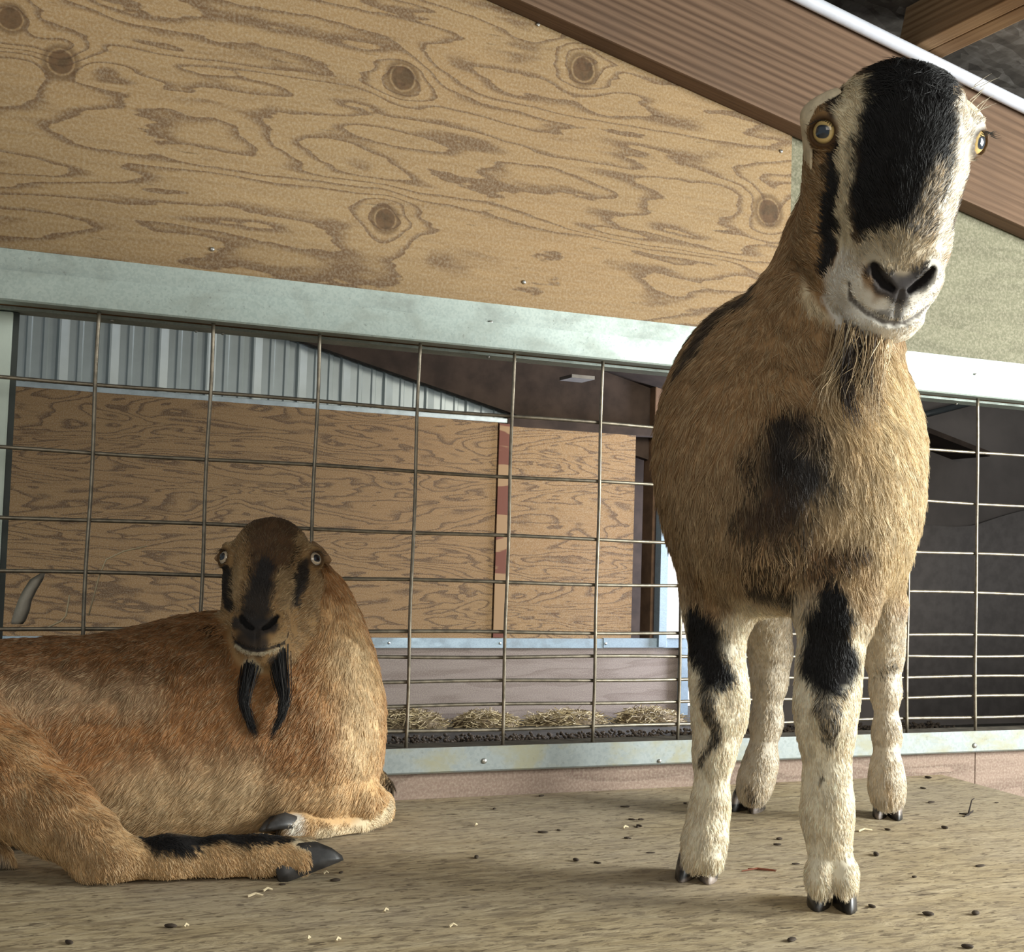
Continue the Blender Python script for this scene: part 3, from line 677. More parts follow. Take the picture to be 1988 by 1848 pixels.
def graded(lo, hi, fine_lo, fine_hi, coarse, fine):
    """grid lines, dense between fine_lo and fine_hi"""
    out = [lo]; x = lo
    while x < hi:
        h = fine if fine_lo-fine <= x <= fine_hi else coarse
        if x < fine_lo and x+h > fine_lo: h = max(fine, fine_lo-x)
        x += h; out.append(x)
    return np.array(out)

def sm(v, a, b):
    t = np.clip((v-a)/(b-a), 0, 1); return t*t*(3-2*t)
def capmask(X, pts, soft=0.5):
    """soft mask round a polyline of (point, radius): 1 inside, fading to 0 at radius*(1+soft)"""
    m = np.zeros(len(X))
    if len(pts) == 1: pts = pts*2
    for (a, ra), (b, rb) in zip(pts[:-1], pts[1:]):
        a = np.asarray(a, float); b = np.asarray(b, float); ab = b-a; L = max(1e-12, ab@ab); q = X-a; t = np.clip(q@ab/L, 0, 1)
        d = np.sqrt(((q-t[:, None]*ab)**2).sum(1))/(ra+(rb-ra)*t)
        m = np.maximum(m, 1-sm(d, 1-soft*0.5, 1+soft*0.5))
    return m
def wob(X, f, seed=0):
    """cheap smooth noise in -1..1"""
    r = np.random.default_rng(seed); o = np.zeros(len(X))
    for i in range(5):
        k = r.normal(size=3); k = k/np.linalg.norm(k)*f*(0.7+0.5*i*0.6); o += np.sin(X@k+r.uniform(0, 6.28))
    return o/3.2

# ---- head frame: local pixel units of the standing goat's face
class HeadFrame:
    def __init__(self, px, py, d, unit, yaw, roll, pitch):
        v = nrm(pray(px, py)); X0 = nrm(RT-v*(RT@v)); D0 = np.cross(v, X0); 
        if D0[2] > 0: D0 = -D0
        F0 = -v; self.o = P(px, py, d); self.u = unit; self.X0, self.D0 = X0, D0
        c, s = math.cos(roll), math.sin(roll); X1 = X0*c+D0*s; D1 = D0*c-X0*s
        c, s = math.cos(yaw), math.sin(yaw); F2 = F0*c+X1*s; X2 = X1*c-F0*s
        c, s = math.cos(pitch), math.sin(pitch); D3 = D1*c+F2*s; F3 = F2*c-D1*s
        self.A = np.stack([X2, D3, F3])
    def w(self, x, d, f): return self.o + (self.A[0]*x+self.A[1]*d+self.A[2]*f)*self.u
    def loc(self, X): return ((X-self.o)@self.A.T)/self.u

GAZE = 0.62
def head_prims(B, H, slim=1.0):
    u = H.u; A = H.A
    def E(x, d, f, rx, rd, rf, k=30, op=1): B.ell(H.w(x, d, f), A, (rx*u, rd*u, rf*u), k*u, op)
    def C(p, q, ra, rb, k=30, op=1): B.cone(H.w(*p), H.w(*q), ra*u, rb*u, k*u, op)
    E(0, -22, -75, 132, 112, 128, 40)
    E(0, -60, -50, 95, 74, 95, 40)                     # poll
    C((0, -10, -40), (0, 190, 0), 98, 76, 50)           # forehead and nasal bone
    E(0, 105, -5, 100*slim, 150, 82, 50)                # roman nose
    E(0, 280, 0, 94*slim, 86, 84, 40)                   # muzzle
    for s in (-1, 1):
        C((s*88, 60, -108), (s*92, 220, -125), 78, 62, 46)    # cheek
        C((s*92, 220, -125), (s*60, 318, -66), 62, 50, 40)    # jaw
        E(s*52, 262, 40, 40, 40, 42, 24)                # nostril wing
        E(s*132, -10, -62, 46, 44, 46, 30)              # orbit
        E(s*138, -34, -50, 26, 12, 26, 14)              # brow
    E(0, 352, 10, 72*slim, 40, 62, 20)                   # lower lip and chin
    E(0, 378, -14, 60*slim, 30, 58, 24)
    # eye opening
    for s in (-1, 1):
        c = np.array((s*146, 2, -50.0)); g = np.array((s*GAZE, 0.0, math.sqrt(1-GAZE*GAZE)))
        B.ell(H.w(*c), A, (37*u, 36*u, 37*u), 8*u)
        B.cone(H.w(*(c+g*14)), H.w(*(c+g*60)), 23*u, 27*u, 5*u, -1)
    B._pending = H
def head_carve(B, H):
    """nostril slits and mouth line, pressed into the finished surface"""
    u = H.u; f0 = np.linspace(150, -60, 120)
    def surf(x, d):
        X = np.array([H.w(x, d, f) for f in f0]); v = B(X); i = np.argmax(v < 0); return f0[i] if (v < 0).any() else 0
    def groove(pts, r, k, depth):
        ps = [(H.w(x, d, surf(x, d)-depth), rr*u) for (x, d), rr in zip(pts, r)]
        todo.append((ps, k*u))
    todo = []
    for s in (-1, 1):
        groove([(s*58, 246), (s*50, 262), (s*34, 278), (s*17, 288)], (7, 11, 10, 6), 6, 3)
    mp = [(-96, 288), (-80, 318), (-52, 340), (-24, 353), (0, 356), (24, 353), (52, 340), (80, 318), (96, 288)]
    groove(mp, (3, 5, 6, 6, 6, 6, 6, 5, 3), 8, 0.5)
    groove([(0, 292), (0, 318), (0, 340)], (5, 4, 4), 6, 0)
    for ps, k in todo: B.chain(ps, k, -1)
    return surf

# ---- coat colours (linear albedo)
BROWN = np.array([0.31, 0.185, 0.088]); TAN = np.array([0.48, 0.325, 0.165]); CREAM = np.array([0.72, 0.62, 0.43]); WHITE = np.array([0.78, 0.74, 0.66])
BLACK = np.array([0.012, 0.011, 0.011]); DKBRN = np.array([0.085, 0.048, 0.026]); GREY = np.array([0.30, 0.27, 0.23]); ORANGE = np.array([0.46, 0.235, 0.085])
def paint(col, m, c, amt=1.0):
    m = (m*amt)[:, None]; return col*(1-m)+np.asarray(c)*m

def attr_material(name, rough=0.75, spec=0.15, tips=False):
    s = NT(name); a = s.node('ShaderNodeAttribute', attribute_name='coat'); col = a.outputs['Color']
    if tips:
        h = s.node('ShaderNodeHairInfo'); col = s.mix(s.math('MULTIPLY', h.outputs['Intercept'], 0.22), col, (0.80, 0.68, 0.48, 1), 'SCREEN') if False else col
    return s.finish(col, rough, 0, spec)
m_skin = attr_material('goat_skin', 0.8, 0.1)
m_fur = attr_material('goat_fur', 0.55, 0.28, True)

def make_body_mesh(name, V, Q, col, parent):
    me = bpy.data.meshes.new(name); o = parent.location
    me.vertices.add(len(V)); me.vertices.foreach_set('co', (V-np.array(o)).astype(np.float32).ravel())
    me.loops.add(len(Q)*4); me.loops.foreach_set('vertex_index', Q.astype(np.int32).ravel())
    me.polygons.add(len(Q)); me.polygons.foreach_set('loop_start', (np.arange(len(Q))*4).astype(np.int32))
    me.update(calc_edges=True); me.validate()
    me.polygons.foreach_set('use_smooth', np.ones(len(me.polygons), bool))
    at = me.attributes.new('coat', 'FLOAT_COLOR', 'POINT'); at.data.foreach_set('color', np.concatenate([col, np.ones((len(col), 1))], 1).astype(np.float32).ravel())
    ob = bpy.data.objects.new(name, me); COL.objects.link(ob); me.materials.append(m_skin); ob.parent = parent
    return ob

PALE = 0.22
def make_fur(name, V, Q, N, colfn, lenfn, flowfn, count, parent, seed=1, rad=0.00036, lift=0.28, clump=1.0):
    rg = np.random.default_rng(seed)
    T = np.concatenate([Q[:, [0, 1, 2]], Q[:, [0, 2, 3]]]); a, b, c = V[T[:, 0]], V[T[:, 1]], V[T[:, 2]]
    area = 0.5*np.linalg.norm(np.cross(b-a, c-a), axis=1); cen = (a+b+c)/3; nn = N[T[:, 0]]
    tov = CAM-cen; tov /= np.linalg.norm(tov, axis=1)[:, None]; fac = (nn*tov).sum(1)
    w = area*np.where(fac > -0.25, 1.0, 0.12); w *= 0.35+np.clip(1.2-np.linalg.norm(CAM-cen, axis=1)*0.25, 0.2, 1)
    Lc = lenfn(cen); w *= (Lc > 0.0005); w *= np.clip(0.024/np.maximum(Lc, 0.004), 0.8, 2.6)
    pick = rg.choice(len(T), count, p=w/w.sum()); r1 = np.sqrt(rg.random(count)); r2 = rg.random(count)
    bc = np.stack([1-r1, r1*(1-r2), r1*r2], 1)
    R = (V[T[pick]]*bc[:, :, None]).sum(1); n = (N[T[pick]]*bc[:, :, None]).sum(1); n /= np.linalg.norm(n, axis=1)[:, None]
    C = colfn(R); L = lenfn(R); fl = flowfn(R)
    # neighbouring hairs lean together in tufts
    tuft = np.stack([wob(R, 420, 11+i) + 0.6*wob(R, 150, 21+i) for i in range(3)], 1)
    tuft = tuft*np.clip(L/0.015, 0.25, 1)[:, None]
    t = fl+tuft*0.26*clump+rg.normal(size=(count, 3))*0.13
    t -= n*(t*n).sum(1)[:, None]; t /= np.linalg.norm(t, axis=1)[:, None]+1e-9
    L = L*(0.65+0.55*rg.random(count))*(1+0.25*wob(R, 160, 5))
    lf = lift*(0.7+0.6*rg.random(count))*(1+0.35*wob(R, 190, 8))
    tt = np.array([0, 0.34, 0.67, 1.0]); pts = np.zeros((count, 4, 3))
    droop = np.array([0, 0, -1.0])
    for i, s in enumerate(tt):
        pts[:, i] = R - n*0.0006 + t*(L*s)[:, None]*0.95 + n*(L*lf*(s-0.45*s*s))[:, None] + droop*(L*0.10*s*s)[:, None] + tuft*(L*0.10*s*s)[:, None]
    pts[:, :, 2] = np.maximum(pts[:, :, 2], 0.0015)
    mid = (C.max(1)-C.min(1) < 0.16) & (C.mean(1) > 0.08) & (C.mean(1) < 0.48)
    C = C*(0.72+0.50*rg.random(count)**1.2)[:, None]*(1+0.16*wob(R, 260, 9))[:, None]
    lum = C.mean(1); lt = (rg.random(count) < PALE) & (lum > 0.05); C[lt] = C[lt]*0.45+np.array([0.52, 0.39, 0.23])*0.55*np.clip(lum[lt]/0.2, 0.3, 1.1)[:, None]
    C[mid] *= np.where(rg.random(mid.sum()) < 0.45, 0.30, 1.45)[:, None]
    C = np.clip(C, 0.003, 0.88)
    cu = bpy.data.hair_curves.new(name); cu.add_curves([4]*count)
    cu.attributes['position'].data.foreach_set('vector', (pts-np.array(parent.location)).astype(np.float32).ravel())
    ra = cu.attributes.get('radius') or cu.attributes.new('radius', 'FLOAT', 'POINT')
    rr = rad*(0.7+0.6*rg.random(count))[:, None]*np.array([1.0, 0.95, 0.7, 0.15])[None, :]
    ra.data.foreach_set('value', rr.astype(np.float32).ravel())
    at = cu.attributes.new('coat', 'FLOAT_COLOR', 'CURVE'); at.data.foreach_set('color', np.concatenate([C, np.ones((count, 1))], 1).astype(np.float32).ravel())
    ob = bpy.data.objects.new(name, cu); COL.objects.link(ob); cu.materials.append(m_fur); ob.parent = parent
    return ob

# ---- eyes
def eye_material(name, iris, rim, pupil, pw, ph, r_iris):
    s = NT(name); sep = s.node('ShaderNodeSeparateXYZ'); s.set(sep.inputs[0], s.obj())
    x, y, z = sep.outputs
    rr = s.math('SQRT', s.math('ADD', s.math('MULTIPLY', x, x), s.math('MULTIPLY', y, y)))
    pe = s.math('ADD', s.math('POWER', s.math('ABSOLUTE', s.math('DIVIDE', x, pw)), 2.6), s.math('POWER', s.math('ABSOLUTE', s.math('DIVIDE', y, ph)), 2.6))
    n = s.noise(s.mapping(s.obj(), (900, 900, 300)), 1.0, 2)
    col = s.mix(s.map(n, 0.3, 0.7, 0, 0.25), iris, rim)
    col = s.mix(s.map(rr, r_iris*0.80, r_iris*1.0), col, rim)
    col = s.mix(s.map(rr, r_iris*1.0, r_iris*1.06), col, (0.02, 0.013, 0.01, 1))
    col = s.mix(s.map(pe, 0.8, 1.2, 1.0, 0.0), col, pupil)
    m = s.finish(col, 0.12, 0, 0.5); s.b.inputs['Coat Weight'].default_value = 1.0; s.b.inputs['Coat Roughness'].default_value = 0.03
    return m
def make_eye(H, s, mat, parent, r=29.0):
    u = H.u; c = np.array((s*146, 2, -50.0)); g = np.array((s*GAZE, 0.0, math.sqrt(1-GAZE*GAZE)))
    z = nrm(g@H.A); x = nrm(H.A[1]*1.0); x = np.cross(H.A[1], z); x = nrm(x); y = np.cross(z, x)
    bm = bmesh.new(); bmesh.ops.create_uvsphere(bm, u_segments=40, v_segments=28, radius=r*u)
    me = bpy.data.meshes.new('eye'); bm.to_mesh(me); bm.free(); me.materials.append(mat)
    for p in me.polygons: p.use_smooth = True
    o = bpy.data.objects.new('eye', me); COL.objects.link(o); o.parent = parent
    m = Matrix.Identity(4); ctr = H.w(*c)-np.array(parent.location)
    for i in range(3): m[i][0] = x[i]; m[i][1] = y[i]; m[i][2] = z[i]; m[i][3] = ctr[i]
    o.matrix_local = m
    return o

# ---- cloven hoof: two pointed claws
m_hoof = plain('hoof_horn', (0.035, 0.032, 0.030), 0.4, 0, 0.5, 40, 0.5)
def hoof_mat(name, a, b):
    s = NT(name); n = s.noise(s.mapping(s.obj(), (20, 20, 60)), 1.0, 3); return s.finish(s.mix(s.map(n, 0.4, 0.6), a, b), 0.45, 0, 0.4)
m_hoof_pale = hoof_mat('hoof_pale', (0.03, 0.028, 0.027, 1), (0.30, 0.25, 0.22, 1))
def make_hoof(ctr, toe, width, length, height, parent, mat=None, up=(0, 0, 1), splay=0.12):
    """ctr: middle of the sole; toe: direction the claws point"""
    upv = nrm(up); f = np.array(toe, float); f = nrm(f-upv*(f@upv)); lt = np.cross(f, upv); ctr = np.array(ctr, float)
    bm = bmesh.new()
    for s in (-1, 1):
        secs = []
        # profile of one claw from heel to toe: (along, half width, height of the front wall)
        for (a, hw, h) in [(-0.50, 0.15, 0.62), (-0.32, 0.21, 0.80), (-0.05, 0.235, 1.0), (0.20, 0.20, 0.86), (0.40, 0.12, 0.50), (0.52, 0.035, 0.16)]:
            off = s*(0.245+splay*max(0, a)*0.9); p = []
            for (q, hh) in [(-1, 0.0), (-1.0, 0.35), (-0.85, 0.75), (-0.4, 1.0), (0.4, 1.0), (0.85, 0.75), (1.0, 0.35), (1, 0.0)]:
                p.append(bm.verts.new(ctr + f*a*length + lt*(off+q*hw*(1-0.22*hh))*width + upv*(hh*h*height+0.0004)))
            secs.append(p)
        for i in range(len(secs)-1):
            for k in range(7): bm.faces.new((secs[i][k], secs[i][k+1], secs[i+1][k+1], secs[i+1][k]))
            bm.faces.new((secs[i][7], secs[i][0], secs[i+1][0], secs[i+1][7]))
        bm.faces.new(secs[0][::-1]); bm.faces.new(secs[-1])
    o = from_bm('hoof', bm, mat or m_hoof, parent, True)
    return o

def make_strands(name, starts, parent, mat, rad=0.0007, seg=3):
    bm = bmesh.new()
    for pts in starts:
        n = len(pts); bm_tube(bm, pts, [rad*(1.0-0.85*(i/(n-1))**1.5) for i in range(n)], seg, False)
    return from_bm(name, bm, mat, parent, True)
def tint_mat(name, a, b):
    s = NT(name); g = s.node('ShaderNodeNewGeometry'); return s.finish(s.ramp(g.outputs['Random Per Island'], [(0, a), (0.6, a), (1, b)]), 0.5, 0, 0.3)
def surf_d(B, x, y, lo=1.0, hi=2.1):
    d = np.linspace(lo, hi, 700); X = np.array([P(x, y, q) for q in d]); v = B(X) < 0
    return d[np.argmax(v)] if v.any() else hi
def tuft(path, spread0, spread1, n, seed, wav=0.004):
    """strands following a path, starting spread0 apart and converging or fanning to spread1"""
    rg = np.random.default_rng(seed); path = np.array(path, float); out = []
    for i in range(n):
        o0 = rg.normal(size=3)*spread0; o1 = rg.normal(size=3)*spread1; L = rg.uniform(0.7, 1.0); ph = rg.uniform(0, 6.28)
        pts = []
        for t in np.linspace(0, 1, 8):
            q = t*L*(len(path)-1); k = min(int(q), len(path)-2); b = path[k]+(path[k+1]-path[k])*(q-k)
            pts.append(b+o0*(1-t)+o1*t+np.array([math.sin(ph+5*t), math.cos(ph+4*t), 0])*wav*t)
        out.append(pts)
    return out

# ================================================================== STANDING GOAT
def build_standing():
    global PALE; PALE = 0.42
    B = Body()
    Fd = nrm([-0.685, -0.728, 0]); Lt = nrm([0.728, -0.685, 0]); Uz = np.array([0, 0, 1.0]); A = np.stack([Lt, Uz, Fd])
    def px(r, d): return r*d/FPX
    def E(x, y, d, lat, up, fwd, k=0.05): B.ell(P(x, y, d), A, (px(lat, d), px(up, d), fwd), k)
    def CH(pts, k=0.03): B.chain([(P(x, y, d), px(r, d)) for x, y, d, r in pts], k)
    # trunk
    E(1541, 905, 1.66, 238, 258, 0.26, 0.05)
    E(1532, 800, 1.70, 195, 225, 0.26, 0.08)      # spine and loin
    E(1600, 860, 1.84, 165, 205, 0.12, 0.06)      # rump
    E(1530, 925, 1.50, 205, 225, 0.14, 0.08)      # shoulders and chest
    E(1515, 1040, 1.44, 110, 125, 0.07, 0.06)     # brisket
    E(1430, 990, 1.52, 95, 190, 0.09, 0.06)       # left shoulder blade
    E(1655, 985, 1.46, 105, 190, 0.09, 0.06)      # right shoulder blade
    E(1490, 1000, 1.82, 75, 170, 0.08, 0.05)      # thighs
    E(1700, 990, 1.80, 62, 180, 0.08, 0.05)
    # neck
    CH([(1545, 830, 1.51, 165), (1585, 690, 1.515, 128), (1618, 580, 1.525, 106), (1655, 450, 1.525, 96), (1695, 330, 1.50, 90)], 0.05)
    # front legs
    CH([(1400, 1060, 1.505, 70), (1392, 1150, 1.50, 50), (1391, 1210, 1.495, 44), (1392, 1295, 1.49, 41), (1398, 1352, 1.485, 41), (1396, 1402, 1.485, 36), (1386, 1468, 1.485, 27), (1379, 1560, 1.482, 26), (1368, 1632, 1.478, 31), (1364, 1655, 1.476, 31)], 0.03)
    CH([(1640, 1050, 1.43, 88), (1626, 1150, 1.41, 62), (1620, 1200, 1.40, 53), (1609, 1300, 1.395, 49), (1603, 1375, 1.39, 47), (1605, 1440, 1.39, 36), (1606, 1520, 1.388, 30), (1606, 1580, 1.386, 37), (1610, 1640, 1.382, 40)], 0.03)
    B.chain([(P(1608, 1630, 1.382), px(30, 1.38)), (P(1592, 1690, 1.372), px(25, 1.37)), (P(1591, 1712, 1.366), px(25, 1.37))], 0.006)
    B.chain([(P(1612, 1630, 1.382), px(30, 1.38)), (P(1637, 1690, 1.372), px(25, 1.37)), (P(1639, 1712, 1.366), px(25, 1.37))], 0.006)
    B.chain([(P(1360, 1660, 1.475), px(28, 1.47)), (P(1347, 1668, 1.470), px(21, 1.47))], 0.006)
    B.chain([(P(1364, 1660, 1.475), px(28, 1.47)), (P(1380, 1670, 1.468), px(21, 1.47))], 0.006)
    B.cone(P(1613, 1668, 1.350), P(1616, 1745, 1.343), px(5, 1.35), px(9, 1.35), 0.008, -1)
    B.cone(P(1362, 1672, 1.445), P(1364, 1720, 1.44), px(4, 1.45), px(7, 1.45), 0.008, -1)
    # knee caps
    B.ell(P(1383, 1360, 1.462), A, (px(22, 1.46), px(40, 1.46), 0.02), 0.012)
    B.ell(P(1612, 1385, 1.362), A, (px(26, 1.36), px(42, 1.36), 0.02), 0.012)
    # hind legs
    CH([(1492, 1060, 1.85, 66), (1486, 1180, 1.86, 40), (1490, 1225, 1.885, 37), (1496, 1268, 1.90, 34), (1493, 1325, 1.90, 27), (1488, 1400, 1.898, 24), (1477, 1480, 1.894, 25), (1466, 1520, 1.892, 27), (1462, 1534, 1.89, 25)], 0.025)
    CH([(1706, 1060, 1.82, 58), (1714, 1180, 1.84, 36), (1716, 1230, 1.86, 32), (1716, 1272, 1.875, 30), (1719, 1340, 1.875, 22), (1722, 1420, 1.872, 20), (1721, 1495, 1.87, 24), (1722, 1532, 1.870, 26), (1723, 1543, 1.868, 25)], 0.025)
    H = HeadFrame(1763, 265, 1.365, 1.36/FPX, math.radians(20), math.radians(4), math.radians(0))
    HB = Body(); head_prims(HB, H, 1.10); head_carve(HB, H); B.group(HB, 0.009)
    hc = H.o; R = 0.20
    xs = graded(0.35, 1.30, hc[0]-0.15, hc[0]+0.14, 0.0085, 0.0026)
    ys = graded(-0.98, -0.05, hc[1]-0.14, hc[1]+0.17, 0.0085, 0.0026)
    zs = graded(-0.005, 0.99, hc[2]-0.24, hc[2]+0.12, 0.0085, 0.0026)
    THP = [(1572, 530, 14), (1590, 580, 22), (1604, 640, 20)]; THR = [surf_d(B, x, y) for x, y, r in THP]
    BKP = [(1342, 690, 32), (1376, 636, 46), (1414, 598, 46), (1456, 574, 34)]; BKR = [min(1.72, surf_d(B, x, y)) for x, y, r in BKP]
    V, Q, N = B.mesh(xs, ys, zs)
    print('standing verts', len(V), 'z', V[:, 2].min(), V[:, 2].max())
    u = H.u
    def UV(X):
        q = (X-H.o)/u; v = -H.A[2]
        return q
    v0 = nrm(pray(1763, 265)); X0 = nrm(RT-v0*(RT@v0)); D0 = np.cross(v0, X0); D0 = D0 if D0[2] < 0 else -D0
    nose = H.w(0, 270, 60)
    def face_uv(X):
        q = (X-H.o)/u; return np.stack([q@X0+1763, q@D0+265, np.zeros(len(X))], 1)
    def headmask(X):
        return H.loc(X), 1-sm(HB(X), 0.003, 0.012)
    def lines(U, pts, soft=0.7): return capmask(U, [((x, y, 0), r) for x, y, r in pts], soft)
    def body_col(X):
        c = np.tile(BROWN*1.12, (len(X), 1)); n1 = wob(X, 14, 1); n2 = wob(X, 45, 2)
        c = c*(1+0.12*n1)[:, None]
        Xw = X+0.010*np.stack([wob(X, 70, 3), wob(X, 70, 4), wob(X, 70, 6)], 1)
        cap = lambda pts, soft=0.8: capmask(Xw, [(P(x, y, d), r*d/FPX) for x, y, d, r in pts], soft)
        # side light painted into the right flank and throat as paler coat; tan chest
        c = paint(c, cap([(1720, 780, 1.55, 90), (1760, 900, 1.60, 110), (1745, 1010, 1.58, 90)], 1.2), TAN*1.15, 0.8)
        c = paint(c, cap([(1650, 820, 1.36, 60), (1640, 940, 1.36, 80), (1650, 1060, 1.38, 70)], 1.3), TAN*1.05, 0.75)
        c = paint(c, cap([(1730, 720, 1.47, 32), (1768, 800, 1.52, 34)], 1.0), ORANGE, 0.8)
        c = paint(c, cap([(1580, 560, 1.38, 30), (1600, 640, 1.38, 30)], 1.0), TAN*1.2, 0.35)
        c = paint(c, cap([(1400, 800, 1.52, 120), (1370, 960, 1.50, 90)], 1.4), BROWN*0.85, 0.5)
        sd = (X-P(1540, 900, 1.66))@Lt+0.012*n2
        tr = sm(X[:, 2], 0.30, 0.36)*(1-sm(X[:, 2], 0.56, 0.64))
        c = paint(c, sm(sd, 0.045, 0.135)*tr, CREAM*np.array([1.0, 0.95, 0.86]), 0.85)  # lit right third of the trunk, its light painted as cream coat
        c = paint(c, sm(-sd, -0.02, 0.10)*0+(1-sm(np.abs(sd), 0.08, 0.16))*(1-sm(X[:, 2], 0.38, 0.52)), np.array([0.30, 0.225, 0.14]), 0.5)
        # black along the back, chest blaze, brisket
        c = paint(c, capmask(Xw, [(P(x, y, BKR[i]+0.004), r*1.62/FPX) for i, (x, y, r) in enumerate(BKP)], 1.0), BLACK*2.5, 0.85)
        c = paint(c, cap([(1350, 680, 1.62, 30), (1400, 600, 1.62, 38), (1470, 570, 1.66, 40), (1540, 560, 1.75, 40)], 1.0), BLACK*2.5, 0.75)
        c = paint(c, cap([(1530, 830, 1.36, 50), (1530, 910, 1.36, 78), (1515, 990, 1.36, 62)], 1.2), BLACK*1.3, 0.96)
        c = paint(c, cap([(1590, 840, 1.36, 40), (1575, 930, 1.36, 52)], 1.4), BLACK*4, 0.6)
        c = paint(c, cap([(1480, 1010, 1.36, 70), (1500, 1090, 1.38, 80)], 1.5), DKBRN*1.5, 0.45)
        c = paint(c, cap([(1470, 1130, 1.40, 28), (1540, 1140, 1.40, 30)], 1.0), BLACK*2, 0.85)
        c = paint(c, cap([(1785, 880, 1.64, 55), (1782, 960, 1.62, 55), (1755, 1040, 1.60, 50)], 1.2), CREAM*1.0, 0.75)  # bright right edge of the flank, light painted in as cream
        # pale throat stripe beside the jaw
        c = paint(c, capmask(Xw, [(P(x, y, THR[i]+0.004), r*1.45/FPX) for i, (x, y, r) in enumerate(THP)], 0.9), CREAM*1.0, 0.8)
        # pale belly and inner thighs
        c = paint(c, cap([(1500, 1185, 1.55, 90), (1500, 1185, 1.80, 100)], 0.8), CREAM, 0.9)
        # legs
        z = X[:, 2]
        hind = sm((X-P(1590, 1100, 1.72))@(-Fd), -0.02, 0.03)
        leg = (1-sm(z+0.012*n2, 0.285, 0.335))
        c = paint(c, leg*hind, WHITE*np.array([0.86, 0.82, 0.76]), 0.95)
        c = paint(c, cap([(1690, 1000, 1.80, 50), (1705, 1130, 1.82, 40)], 1.0)*hind, CREAM*0.9, 0.7)
        c = paint(c, cap([(1735, 1050, 1.83, 24), (1745, 1170, 1.84, 20)], 1.0), ORANGE*1.1, 0.6)
        c = paint(c, cap([(1490, 1215, 1.86, 26)], 1.2), GREY*1.2, 0.5)
        c = paint(c, cap([(1720, 1300, 1.85, 16)], 1.2), GREY*0.7, 0.7)
        fl = leg*(1-hind)
        c = paint(c, fl, np.array([0.76, 0.69, 0.54]), 1.0)
        # tan and black upper fronts of the fore legs
        c = paint(c, cap([(1385, 1090, 1.47, 62), (1375, 1175, 1.46, 40)], 0.8), BROWN*0.75, 0.95)
        c = paint(c, cap([(1364, 1205, 1.475, 44), (1370, 1255, 1.47, 48), (1382, 1294, 1.468, 40)], 0.5), BLACK, 1.0)
        c = paint(c, cap([(1620, 1090, 1.37, 55), (1600, 1160, 1.355, 30)], 0.8), DKBRN*1.6, 0.85)
        c = paint(c, cap([(1655, 1120, 1.38, 34), (1660, 1220, 1.37, 20)], 0.8), TAN*0.95, 0.8)
        c = paint(c, cap([(1606, 1170, 1.372, 24), (1614, 1205, 1.372, 42), (1616, 1262, 1.365, 56), (1608, 1298, 1.365, 50)], 0.5), BLACK, 1.0)
        # knees and shin marks
        c = paint(c, cap([(1372, 1352, 1.456, 22), (1382, 1400, 1.456, 20), (1374, 1440, 1.462, 13), (1364, 1495, 1.466, 13)], 0.7), BLACK*3, 0.9)
        c = paint(c, cap([(1386, 1368, 1.44, 17)], 0.9), GREY*1.1, 0.9)
        c = paint(c, cap([(1610, 1372, 1.348, 24), (1612, 1410, 1.348, 26), (1616, 1445, 1.362, 12)], 0.7), GREY*0.55, 0.9)
        c = paint(c, cap([(1614, 1374, 1.338, 15)], 0.9), CREAM*0.85, 0.9)
        c = paint(c, cap([(1618, 1470, 1.368, 9), (1617, 1498, 1.37, 11), (1614, 1515, 1.37, 7)], 0.7), BLACK*2, 0.9)
        c = paint(c, cap([(1455, 1540, 1.86, 20), (1440, 1560, 1.86, 14)], 0.9), DKBRN*1.5, 0.6)
        c = paint(c, cap([(1715, 1520, 1.84, 12), (1712, 1555, 1.84, 12)], 0.9), TAN*0.8, 0.6)
        return c
    def face_col(X, l):
        U = face_uv(X); U = U+np.stack([wob(X, 260, 31), wob(X, 260, 32), 0*l[:, 0]], 1)*6+np.stack([wob(X, 110, 33), wob(X, 110, 34), 0*l[:, 0]], 1)*3
        front = sm(l[:, 2], -110, -60)
        c = np.tile(BROWN*np.array([0.95, 0.92, 0.85]), (len(X), 1))
        L = lambda p, s=0.7: lines(U, p, s)
        c = paint(c, L([(1700, 150, 22), (1640, 190, 20)], 0.9), DKBRN, 0.9)
        c = paint(c, L([(1636, 182, 20), (1622, 216, 15)], 0.7), BLACK*2, 0.85)
        c = paint(c, L([(1635, 275, 16), (1636, 340, 20), (1628, 420, 21), (1624, 490, 19), (1618, 535, 9)], 0.7), BLACK*1.3, 1)
        c = paint(c, L([(1668, 175, 30), (1660, 232, 34), (1652, 290, 17), (1655, 360, 15), (1656, 430, 15), (1664, 490, 18)], 0.6), CREAM, 1)
        c = paint(c, L([(1872, 195, 26), (1872, 260, 34), (1858, 330, 26), (1846, 400, 24), (1838, 480, 30)], 0.7), WHITE, 1)
        c = paint(c, L([(1765, 110, 86), (1768, 200, 80), (1762, 260, 92), (1752, 340, 92), (1742, 400, 78), (1735, 440, 60), (1738, 460, 54)], 0.35), BLACK, 1)
        c = paint(c, L([(1822, 330, 12), (1812, 390, 18), (1806, 450, 22), (1806, 480, 18)], 1.3), GREY*1.6, 0.85)
        c = paint(c, L([(1742, 225, 10), (1738, 300, 10)], 0.1), BLACK, 0)
        c = paint(c, L([(1893, 320, 9), (1880, 400, 9), (1862, 450, 8)], 0.8), DKBRN*0.6, 0.8)
        # muzzle
        c = paint(c, L([(1668, 510, 26), (1664, 560, 40), (1700, 615, 48), (1765, 625, 45), (1812, 590, 40), (1826, 530, 26)], 0.6), WHITE, 1)
        c = paint(c, L([(1640, 590, 22), (1690, 650, 36), (1760, 655, 34), (1810, 610, 20)], 0.6), WHITE*0.97, 1)
